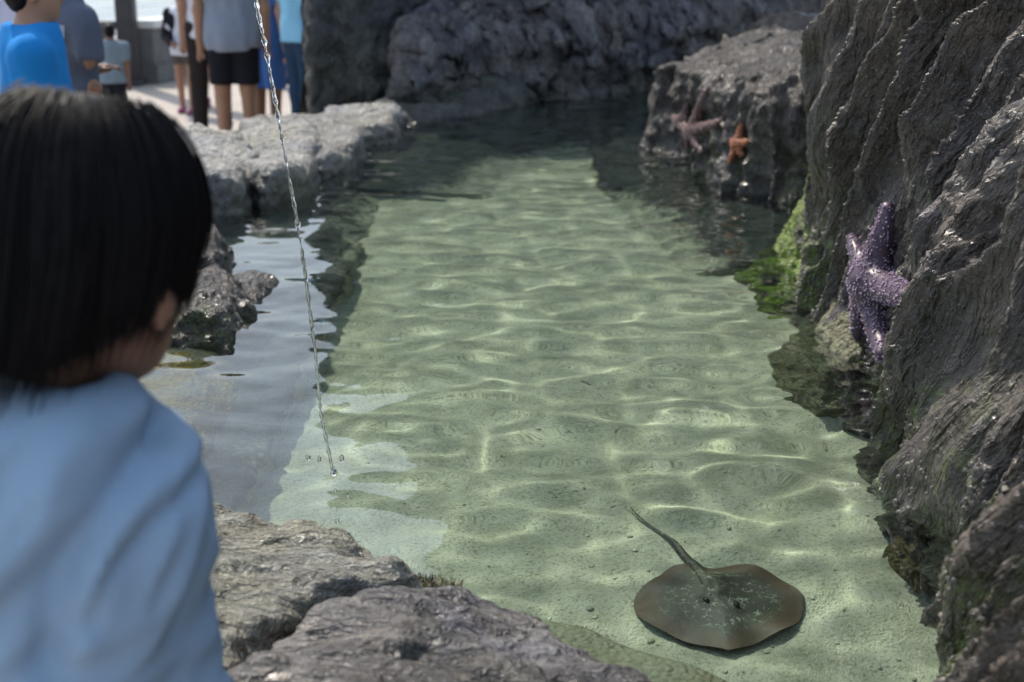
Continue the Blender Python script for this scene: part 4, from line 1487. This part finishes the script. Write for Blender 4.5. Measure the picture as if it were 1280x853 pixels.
def starfish(label, bvh, arms, mat, pmat, vox, group=None, npap=900, lift=0.35, pr=0.0019):
    """arms: list of pixel polylines [(px, py, radius_px), ...] laid onto the rock the pixel ray meets"""
    prims = []
    g = []
    al = np.array([x[:2] for a in arms for x in a], float)
    for px in np.linspace(al[:, 0].min(), al[:, 0].max(), 12):
        for py in np.linspace(al[:, 1].min(), al[:, 1].max(), 12):
            h = bvh.ray_cast(Vector((0, 0, CAM_Z)), ray(px, py).normalized())
            if h[0] is not None:
                g.append((px, py, (h[0] - Vector((0, 0, CAM_Z))).dot(FW)))
    g = np.array(g)
    g = g[np.abs(g[:, 2] - np.median(g[:, 2])) < 0.2]
    mx, my = g[:, 0].mean(), g[:, 1].mean()
    sol = np.linalg.lstsq(np.stack([np.ones(len(g)), g[:, 0] - mx, g[:, 1] - my], -1), g[:, 2], rcond=None)[0]
    res = g[:, 2] - (sol[0] + sol[1] * (g[:, 0] - mx) + sol[2] * (g[:, 1] - my))
    plane = (sol[0] + np.percentile(res, 22) - 0.004, sol[1], sol[2], mx, my)
    for arm in arms:
        a = np.array(arm, float)
        t = np.linspace(0, 1, len(a))
        tt = np.linspace(0, 1, 9)
        a = np.stack([np.interp(tt, t, a[:, k]) for k in range(3)], -1)
        pts, rad = [], []
        for px, py, r in a:
            d = ray(px, py)
            h = bvh.ray_cast(Vector((0, 0, CAM_Z)), d.normalized())
            dep = (h[0] - Vector((0, 0, CAM_Z))).dot(FW) if h[0] is not None else None
            pts.append(dep)
            rad.append(r)
        ok = [x for x in pts if x is not None]
        med = float(np.median(ok))
        dd = np.array([x if x is not None else med for x in pts])
        dd = np.clip(dd, med - 0.14, med + 0.14)
        if plane is not None:
            fit = plane[0] + plane[1] * (a[:, 0] - plane[3]) + plane[2] * (a[:, 1] - plane[4])
            dd = fit + np.clip(dd - fit, -0.03, 0.01) * 0.6
        hit = np.array([x if x is not None else 99.0 for x in pts])
        rwm = a[:, 2] * KPX * med
        dd = np.maximum(np.minimum(dd, hit - 0.15 * rwm), dd - 0.09)
        for _ in range(2):
            dd[1:-1] = (dd[:-2] + dd[1:-1] + dd[2:]) / 3
        P3 = []
        for (px, py, r), dp in zip(a, dd):
            rw = r * KPX * dp
            P3.append((np.array(at_d(px, py, dp - lift * rw)), rw))
        prims.append(P3)
    c0 = np.mean([p[0][0] for p in prims], axis=0)
    for p in prims:
        p[0] = (c0, p[0][1])
        p[1] = ((p[1][0] * 0.7 + 0.3 * (c0 + p[2][0]) / 2), p[1][1])
    allp = np.array([x[0] for p in prims for x in p])
    R_ = max(x[1] for p in prims for x in p) * 1.6

    def f(P):
        r = None
        for p in prims:
            d = None
            for (a, ra), (b, rb) in zip(p[:-1], p[1:]):
                e = cap(P, a, b, ra, rb)
                d = e if d is None else np.minimum(d, e)
            r = d if r is None else smin(r, d, R_ * 0.3)
        return r.astype(np.float32)

    v, q = nets(f, allp.min(0) - R_, allp.max(0) + R_, vox)
    n = vnormals(v, q)
    f1, f2 = worley(v * (0.55 / (vox * 2.2)), 300)
    v2 = v + n * (vox * 0.55 * (0.5 - f1))[:, None]
    o = obj_np('starfish', v2, q, mat)
    tag(o, label, 'starfish', group)
    # papillae: along a net of ridges
    f1, f2 = worley(v * 62 * (0.005 / vox) ** 0.5, 301)
    toCam = np.array([0, 0, CAM_Z]) - v
    vis = (n * toCam).sum(1) / np.linalg.norm(toCam, axis=1) > -0.2
    score = (f2 - f1) + RNG.random(len(v)) * 0.12
    cand = np.where(vis & (score < 0.26))[0]
    RNG.shuffle(cand)
    cand = cand[:npap]
    OV = np.array([[1, 0, 0], [-1, 0, 0], [0, 1, 0], [0, -1, 0], [0, 0, 1], [0, 0, -1]], float)
    OF = np.array([[0, 2, 4], [2, 1, 4], [1, 3, 4], [3, 0, 4], [2, 0, 5], [1, 2, 5], [3, 1, 5], [0, 3, 5]])
    ctr = v2[cand] + n[cand] * pr * 0.4
    sc = (RNG.uniform(0.6, 1.25, len(cand)) * pr)[:, None, None]
    pv = (ctr[:, None, :] + OV[None] * sc + n[cand][:, None, :] * sc * 0.3).reshape(-1, 3)
    pq = (OF[None] + (np.arange(len(cand)) * 6)[:, None, None]).reshape(-1, 3)
    po = obj_np('papillae', pv - np.array(o.location), pq, pmat, o)
    tag(po, kind='stuff')
    return o


C = (1092, 352, 25)
starfish('large purple starfish with white bumps clinging to the right cliff above the waterline', CLIFF_BVH,
         [[C, (1099, 322, 20), (1106, 290, 16), (1110, 262, 10)], [C, (1078, 329, 15), (1070, 312, 11), (1066, 300, 8)],
          [C, (1113, 362, 19), (1132, 369, 14), (1140, 373, 8)], [C, (1095, 388, 19), (1100, 418, 16), (1104, 443, 10)],
          [C, (1080, 380, 17), (1075, 405, 12), (1073, 420, 9)]], M['purple_star'], M['papilla'], 0.0048, None, 1300, 0.35, 0.0026)
C = (865, 164, 8)
starfish('pinkish mauve starfish with a long raised arm on the fluted rock, at the waterline', MID_BVH,
         [[C, (873, 142, 7), (882, 115, 4)], [C, (880, 160, 7), (898, 153, 4)], [C, (861, 175, 6), (860, 184, 4)], [C, (870, 178, 6), (878, 190, 4)],
          [C, (858, 160, 5), (855, 155, 3)]], M['pink_star'], M['pink_papilla'], 0.008, None, 300, 0.35, 0.003)
C = (850, 152, 6)
starfish('small dull pink starfish on the fluted rock, left of the longer armed mauve one', MID_BVH,
         [[C, (855, 143, 5), (859, 131, 3)], [C, (846, 149, 5), (842, 146, 3)], [C, (853, 160, 5), (857, 170, 3)], [C, (846, 157, 4), (843, 162, 3)], [C, (854, 149, 4), (858, 148, 3)]],
         M['pink_star'], M['pink_papilla'], 0.008, None, 200, 0.35, 0.003)
C = (921, 181, 6)
starfish('small orange starfish on the fluted rock, right of the pink ones', MID_BVH,
         [[C, (924, 169, 5), (926, 157, 3)], [C, (928, 179, 5), (935, 177, 3)], [C, (917, 190, 5), (913, 201, 3)], [C, (917, 178, 4), (914, 176, 3)], [C, (924, 188, 4), (927, 194, 3)]],
         M['orange_star'], M['orange_papilla'], 0.008, None, 200, 0.35, 0.003)
print('stars', time.time() - T0)


# ------------------------------------------------------------------ stingray under water
def under(px, py, z):
    """point at depth z that the pixel shows through the flat water surface"""
    s = at_z(px, py, 0)
    d = ray(px, py).normalized()
    eta = 1 / 1.333
    ci = -d.z
    k = 1 - eta * eta * (1 - ci * ci)
    t = eta * d + (eta * ci - math.sqrt(k)) * Vector((0, 0, 1))
    return s + t * (z / t.z)


def ray_skin():
    m = N('stingray_skin')
    p = m.pos()
    at = m.node('ShaderNodeAttribute', attribute_name='rim').outputs['Fac']
    b = m.noise(p, 30, 5, 0.65)
    c = m.ramp(b, [(0.3, (0.035, 0.034, 0.024)), (0.65, (0.065, 0.06, 0.04))])
    c = m.mix(m.maprange(m.math('ADD', at, m.math('MULTIPLY', m.math('SUBTRACT', b, 0.5), 0.2)), 0.62, 0.9), c, (0.085, 0.058, 0.036))
    pw_ = m.node('ShaderNodeVectorMath', operation='ADD')
    m.link(p, pw_.inputs[0])
    w = m.node('ShaderNodeVectorMath', operation='SCALE')
    m.link(m.noise(p, 40, 3, 0.6, 0, 1), w.inputs[0])
    w.inputs['Scale'].default_value = 0.035
    m.link(w.outputs[0], pw_.inputs[1])
    e = m.voronoi(pw_.outputs[0], 55, 'DISTANCE_TO_EDGE')
    line = m.math('MULTIPLY', m.ramp(e, [(0.02, 1.0), (0.07, 0.0)]), m.ramp(m.noise(p, 48, 3), [(0.5, 0.0), (0.6, 1.0)]))
    sp = m.math('MULTIPLY', m.ramp(m.voronoi(pw_.outputs[0], 190), [(0.12, 1.0), (0.25, 0.0)]), m.ramp(m.noise(p, 60, 3), [(0.48, 0.0), (0.58, 1.0)]))
    mk = m.math('MULTIPLY', m.math('MAXIMUM', line, sp), m.maprange(at, 0.86, 0.55))
    c = m.mix(m.math('MULTIPLY', mk, 0.75), c, (0.38, 0.4, 0.3))
    m.principled(c, 0.55, m.bump(b, 0.4, 0.005), 0.4)
    return m.m


M['ray'] = ray_skin()


def stingray():
    RZ = FLOOR_Z + 0.014
    out_px = [(905, 811), (940, 800), (975, 786), (995, 774), (1002, 759), (996, 742), (975, 722), (946, 708), (918, 704), (895, 706), (868, 702), (845, 703), (830, 712),
              (819, 724), (802, 736), (793, 754), (797, 770), (812, 783), (850, 796), (880, 805)]
    ctr = np.array(under(902, 748, RZ))
    P = np.array([np.array(under(a, b, RZ)) for a, b in out_px])
    rel = P[:, :2] - ctr[:2]
    ring, _ = resample(np.vstack([rel, rel[:1]]), 0.006)
    ring = ring[:-1]
    nr, na = 26, len(ring)
    rs = np.linspace(0.0, 1.0, nr)
    axis = (np.array(under(905, 811, RZ)) - np.array(under(890, 705, RZ)))[:2]
    axis /= np.linalg.norm(axis)
    v = []
    rim = []
    for sgn in (1, -1):
        for r in rs:
            xy = ring * r
            along = xy @ axis
            acr = xy @ np.array([-axis[1], axis[0]])
            if sgn > 0:
                h = 0.011 * (1 - r ** 2) ** 0.75 + 0.013 * np.exp(-(acr / 0.035) ** 2 - ((along + 0.0) / 0.09) ** 2) + 0.006 * np.exp(-(np.abs(acr) / 0.016) ** 2) * (along < 0.02)
                h = h + 0.006 * r ** 4 * np.sin(np.arctan2(xy[:, 1], xy[:, 0]) * 7 + 1) + 0.0015
                for ex in (-1, 1):
                    h = h + 0.006 * np.exp(-(((acr - ex * 0.027) / 0.011) ** 2 + ((along - 0.035) / 0.014) ** 2))
                h = h * (1 - r ** 8)+ 0.006 * r ** 4 * np.sin(np.arctan2(xy[:, 1], xy[:, 0]) * 7 + 1) * r ** 8
            else:
                h = -0.004 * (1 - r ** 2) + 0.006 * r ** 12 * np.sin(np.arctan2(xy[:, 1], xy[:, 0]) * 7 + 1)
            v.append(np.stack([xy[:, 0], xy[:, 1], h], -1))
            rim.append(np.full(na, r))
    v = np.concatenate(v)
    rim = np.concatenate(rim)
    quads = []
    for s in range(2):
        g = (np.arange(nr * na) + s * nr * na).reshape(nr, na)
        g = np.concatenate([g, g[:, :1]], 1)
        qq = np.stack([g[:-1, :-1], g[1:, :-1], g[1:, 1:], g[:-1, 1:]], -1).reshape(-1, 4)
        quads.append(qq if s == 0 else qq[:, ::-1])
    root = empty('stingray', tuple(ctr))
    tag(root, 'brown round stingray with mottled pale flecks resting on the sandy pool bottom', 'stingray')
    me = mesh_np('body', v, np.concatenate(quads))
    at = me.attributes.new('rim', 'FLOAT', 'POINT')
    at.data.foreach_set('value', rim.astype(np.float32)[:len(me.vertices)])
    obj('body', me, M['ray'], root)
    # tail
    tp = [(897, 756, 0.004), (892, 738, 0.021), (885, 722, 0.017), (874, 704, 0.0125), (860, 691, 0.0085), (842, 675, 0.0046), (822, 659, 0.0034), (804, 646, 0.003), (790, 636, 0.0012)]
    path = np.array([list(np.array(under(a, b, RZ + (0.006, 0.010, 0.010, 0.006, 0.003, 0.001, 0.0, -0.001, -0.002)[i])) - ctr) + [w] for i, (a, b, w) in enumerate(tp)])
    pr, _ = resample(path, 0.008)
    tv = []
    for i, row in enumerate(pr):
        tg = pr[min(i + 1, len(pr) - 1), :3] - pr[max(i - 1, 0), :3]
        tg /= np.linalg.norm(tg)
        sd = np.cross(tg, (0, 0, 1))
        for k in range(12):
            a = k / 12 * 2 * PI
            tv.append(row[:3] + sd * math.cos(a) * row[3] + np.array([0, 0, 1]) * math.sin(a) * row[3] * (0.62 if math.sin(a) > 0 else 0.4) )
    g = np.arange(len(tv)).reshape(-1, 12)
    g = np.concatenate([g, g[:, :1]], 1)
    tq = np.stack([g[:-1, :-1], g[:-1, 1:], g[1:, 1:], g[1:, :-1]], -1).reshape(-1, 4)
    obj_np('tail', np.array(tv), tq, M['ray'], root)
    for ex in (-1, 1):
        c = axis * 0.037 + np.array([-axis[1], axis[0]]) * 0.027 * ex
        ev, eq = nets(lambda Q: ell(Q, (c[0], c[1], 0.0235), (0.006, 0.007, 0.005)).astype(np.float32), (c[0] - 0.014, c[1] - 0.014, 0.01), (c[0] + 0.014, c[1] + 0.014, 0.038), 0.003)
        obj_np('eye', ev, eq, M['eye'], root)


stingray()

# ------------------------------------------------------------------ seaweed, algae tuft, pebbles
def tube(path, rad, n=8, flat=1.0):
    pr, _ = resample(np.column_stack([path, rad]), 0.01)
    tv = []
    for i, row in enumerate(pr):
        tg = pr[min(i + 1, len(pr) - 1), :3] - pr[max(i - 1, 0), :3]
        tg /= np.linalg.norm(tg) + 1e-9
        sd = np.cross(tg, (0.13, -0.4, 0.9))
        sd /= np.linalg.norm(sd)
        u2 = np.cross(sd, tg)
        for k in range(n):
            a = k / n * 2 * PI
            tv.append(row[:3] + sd * math.cos(a) * row[3] + u2 * math.sin(a) * row[3] * flat)
    g = np.arange(len(tv)).reshape(-1, n)
    g = np.concatenate([g, g[:, :1]], 1)
    return np.array(tv), np.stack([g[:-1, :-1], g[:-1, 1:], g[1:, 1:], g[1:, :-1]], -1).reshape(-1, 4)


b0 = np.array(under(1150, 735, -0.33))
root = empty('seaweed', tuple(b0))
tag(root, 'clump of brown ribbon seaweed under water at the foot of the right cliff', 'seaweed')
wr = np.random.default_rng(31)
for k in range(13):
    e = (wr.uniform(1106, 1165), wr.uniform(668, 705))
    m_ = ((1150 + e[0]) / 2 + wr.normal(0, 8), (735 + e[1]) / 2 + wr.normal(0, 6))
    pts = [(1152 + wr.normal(0, 6), 738 + wr.normal(0, 5)), m_, e, (e[0] + wr.normal(0, 10), e[1] + wr.uniform(4, 14))]
    path = np.array([np.array(under(a, b, -0.33 + (0.0, 0.05, 0.085, 0.07)[i])) for i, (a, b) in enumerate(pts)]) - b0
    tv, tq = tube(path, np.array([0.010, 0.016, 0.013, 0.003]), 8, 0.3)
    obj_np('frond', tv, tq, M['kelp'], root)

tv, tq = [], []
tr = np.random.default_rng(11)
off = 0
for k in range(420):
    px = tr.uniform(500, 575)
    py = 727 + (px - 500) * 0.17 + tr.uniform(-3, 8)
    base = np.array(at_z(px, py, 0.045)) + tr.normal(0, 0.004, 3)
    tip = base + np.array([tr.normal(0, 0.006), tr.normal(0.002, 0.006), tr.uniform(0.006, 0.014)])
    w = tr.uniform(0.0015, 0.003)
    tv.append(np.array([base + (w, 0, 0), base + (-w * 0.5, w, 0), base + (-w * 0.5, -w, 0), tip]))
    tq.append(np.array([[0, 1, 3], [1, 2, 3], [2, 0, 3]]) + off)
    off += 4
tf = obj_np('algae_tuft', np.concatenate(tv), np.concatenate(tq), M['tuft'])
tag(tf, 'short olive algae turf on the water edge of the foreground rocks, at the end of the crack', 'algae', None, 'stuff')

ICO = bmesh.new()
bmesh.ops.create_icosphere(ICO, subdivisions=1, radius=1)
IV = np.array([x.co[:] for x in ICO.verts])
IF = np.array([[x.index for x in f.verts] for f in ICO.faces])
ICO.free()
pv, pq = [], []
gr = np.random.default_rng(12)
n = 0
while n < 800:
    px, py = gr.uniform(420, 1150), gr.uniform(240, 853)
    p = np.array(under(px, py, FLOOR_Z))
    r = 0.0016 + gr.exponential(0.0011)
    if r > 0.006:
        continue
    p[2] = float(floor_z(np.array([p[0]]), np.array([p[1]]))[0]) + r * 0.2
    pv.append(IV * (gr.uniform(0.7, 1.5, 3) * r) * (1, 1, 0.6) + gr.normal(0, r * 0.12, IV.shape) + p)
    pq.append(IF + n * len(IV))
    n += 1
pm = N('pool_gravel')
pc = pm.ramp(pm.noise(pm.pos(), 60, 2), [(0.3, (0.2, 0.19, 0.12)), (0.5, (0.4, 0.38, 0.27)), (0.65, (0.6, 0.57, 0.46))])
pm.principled(pc, 0.7)
gv = obj_np('gravel', np.concatenate(pv), np.concatenate(pq), pm.m)
tag(gv, 'scattered small pebbles and shell bits on the sandy pool bottom', 'gravel', None, 'stuff')

# ------------------------------------------------------------------ falling water
SD = 2.36
st = [(285, -330), (300, -180), (312, -70), (320, 0), (331, 55), (343, 120), (352, 170), (361, 220), (371, 275), (380, 330), (387, 385), (393, 430), (397, 470), (401, 515), (408, 550), (415, 585), (418, 600)]
path = np.array([np.array(at_d(a, b, SD)) for a, b in st])
pr, s_ = resample(path, 0.0035)
tv = []
L = s_[-1]
for i, c in enumerate(pr):
    u = s_[i] / L
    tw = s_[i] * 2 * PI / 0.045 + 5 * float(noise(np.array([s_[i] * 9, 7.7, 1]), 402))
    bead = max(0.35, 1 + 1.1 * (1.0 if u < 0.7 else 0.5) * float(noise(np.array([s_[i] * 55, 0.3, u * 9]), 400)) + 0.5 * float(noise(np.array([s_[i] * 140, 1.3, 2]), 401)))
    r0 = (0.0034 - 0.0012 * u) * bead
    if u > 0.985:
        r0 *= max(0.1, (1 - u) / 0.015)
    for k in range(10):
        a = k / 10 * 2 * PI
        e = r0 * (1 + 0.3 * math.cos(2 * (a - tw)))
        tv.append(c + np.array([math.cos(a) * e, math.sin(a) * e, 0]))
g = np.arange(len(tv)).reshape(-1, 10)
g = np.concatenate([g, g[:, :1]], 1)
tq = np.stack([g[:-1, :-1], g[:-1, 1:], g[1:, 1:], g[1:, :-1]], -1).reshape(-1, 4)
o = obj_np('water_stream', np.array(tv), tq[:, ::-1], M['drop'])
tag(o, 'thin twisting stream of clear water falling from above into the left side of the pool', 'water')
DR = [(385, 572, 3.4, 1.2), (399, 574, 2.6, 1.9), (427, 573, 3.4, 1.5), (417, 590, 4.2, 1.4), (419, 613, 2.2, 1.2), (420, 627, 1.5, 2.5), (421, 651, 3.2, 1.3), (422.5, 664, 1.8, 1.3),
      (435, 621, 2.4, 1.8), (421, 638, 1.2, 2.0)]
DL = ['stray water droplet left of the stream, leftmost of the splash', 'slender water droplet splashing just left of the stream end', 'rounded water droplet splashing just right of the stream end',
      'largest water droplet breaking off at the end of the stream', 'small water droplet just below the largest one', 'thin water droplet in the falling line, third below the stream',
      'big lower water droplet near the water surface below the stream', 'last tiny droplet about to touch the water under the stream', 'stray faint droplet right of the falling line of drops',
      'tiny stretched droplet right above the big lower droplet']
for (px, py, r, asp), lab in zip(DR, DL):
    c = np.array(at_d(px, py, SD - 0.01))
    rw = r * KPX * SD
    bm = bmesh.new()
    bmesh.ops.create_icosphere(bm, subdivisions=3, radius=rw)
    for vv in bm.verts:
        t = vv.co.z / rw
        vv.co.z *= asp
        k = 1 - 0.28 * max(0, t) ** 1.5
        vv.co.x *= k
        vv.co.y *= k
    me = bpy.data.meshes.new('water_droplet')
    bm.to_mesh(me)
    bm.free()
    for p in me.polygons:
        p.use_smooth = True
    o = obj('water_droplet', me, M['drop'], None, tuple(c))
    tag(o, lab, 'water droplet', 'droplets under the falling stream')

# ------------------------------------------------------------------ parapet and post behind the plaza
def box(bm, x0, x1, y0, y1, z0, z1):
    vs = [bm.verts.new((x, y, z)) for x in (x0, x1) for y in (y0, y1) for z in (z0, z1)]
    for f in ((0, 1, 3, 2), (4, 6, 7, 5), (0, 4, 5, 1), (2, 3, 7, 6), (0, 2, 6, 4), (1, 5, 7, 3)):
        bm.faces.new([vs[i] for i in f])


def box_part(name, mat, parent, *b, bevel=0.012):
    bm = bmesh.new()
    box(bm, *b)
    bmesh.ops.recalc_face_normals(bm, faces=bm.faces)
    bmesh.ops.bevel(bm, geom=list(bm.edges), offset=bevel, segments=2, affect='EDGES')
    me = bpy.data.meshes.new(name)
    bm.to_mesh(me)
    bm.free()
    return obj(name, me, mat, parent)


M['concrete'] = plain('parapet_concrete', (0.16, 0.165, 0.17), 0.8, 30, 0.5, 0.006, 0.3)
M['white_paint'] = plain('white_painted_cap', (0.75, 0.76, 0.76), 0.5)
M['post'] = plain('dark_painted_post', (0.055, 0.05, 0.055), 0.6, 25, 0.3, 0.003, 0.3)


def parapet(p0, p1, label, capped=True):
    a, b = Vector(p0), Vector(p1)
    Ln = (b - a).length
    r = empty('parapet', (a.x, a.y, PLAZA_Z), math.atan2(b.y - a.y, b.x - a.x))
    tag(r, label, 'wall')
    box_part('wall', M['concrete'], r, 0, Ln, -0.12, 0.12, 0, 0.62)
    box_part('plinth', M['concrete'], r, 0.003, Ln - 0.003, -0.16, -0.122, 0, 0.22)
    box_part('cap', M['white_paint'] if capped else M['concrete'], r, -0.02, Ln + 0.02, -0.17, 0.17, 0.622, 0.71)


pA, pB = at_z(182, 105, PLAZA_Z), at_z(262, 89, PLAZA_Z)
parapet((pA.x, pA.y, 0), (pB.x + (pB.x - pA.x) * 0.6, pB.y + (pB.y - pA.y) * 0.6, 0), 'low grey parapet with a white cap rail right of the dark post')
pC = at_z(20, 116, PLAZA_Z)
parapet((pC.x, pC.y, 0), (pA.x - 0.35, pA.y - 0.1, 0), 'low grey parapet left of the dark post, behind the small boy', False)
pp = at_z(164, 107, PLAZA_Z)
r = empty('post', (pp.x, pp.y, PLAZA_Z))
tag(r, 'dark square post standing at the seaward edge of the plaza', 'post')
box_part('shaft', M['post'], r, -0.1, 0.1, -0.1, 0.1, 0.08, 3.4)
box_part('base', M['post'], r, -0.14, 0.14, -0.14, 0.14, 0, 0.078)

for o in COL.objects:
    if o.type == 'MESH':
        o.cycles.is_caustics_receiver = o.name != 'pool_water'
water_ob.cycles.is_caustics_caster = True
print('script', time.time() - T0)
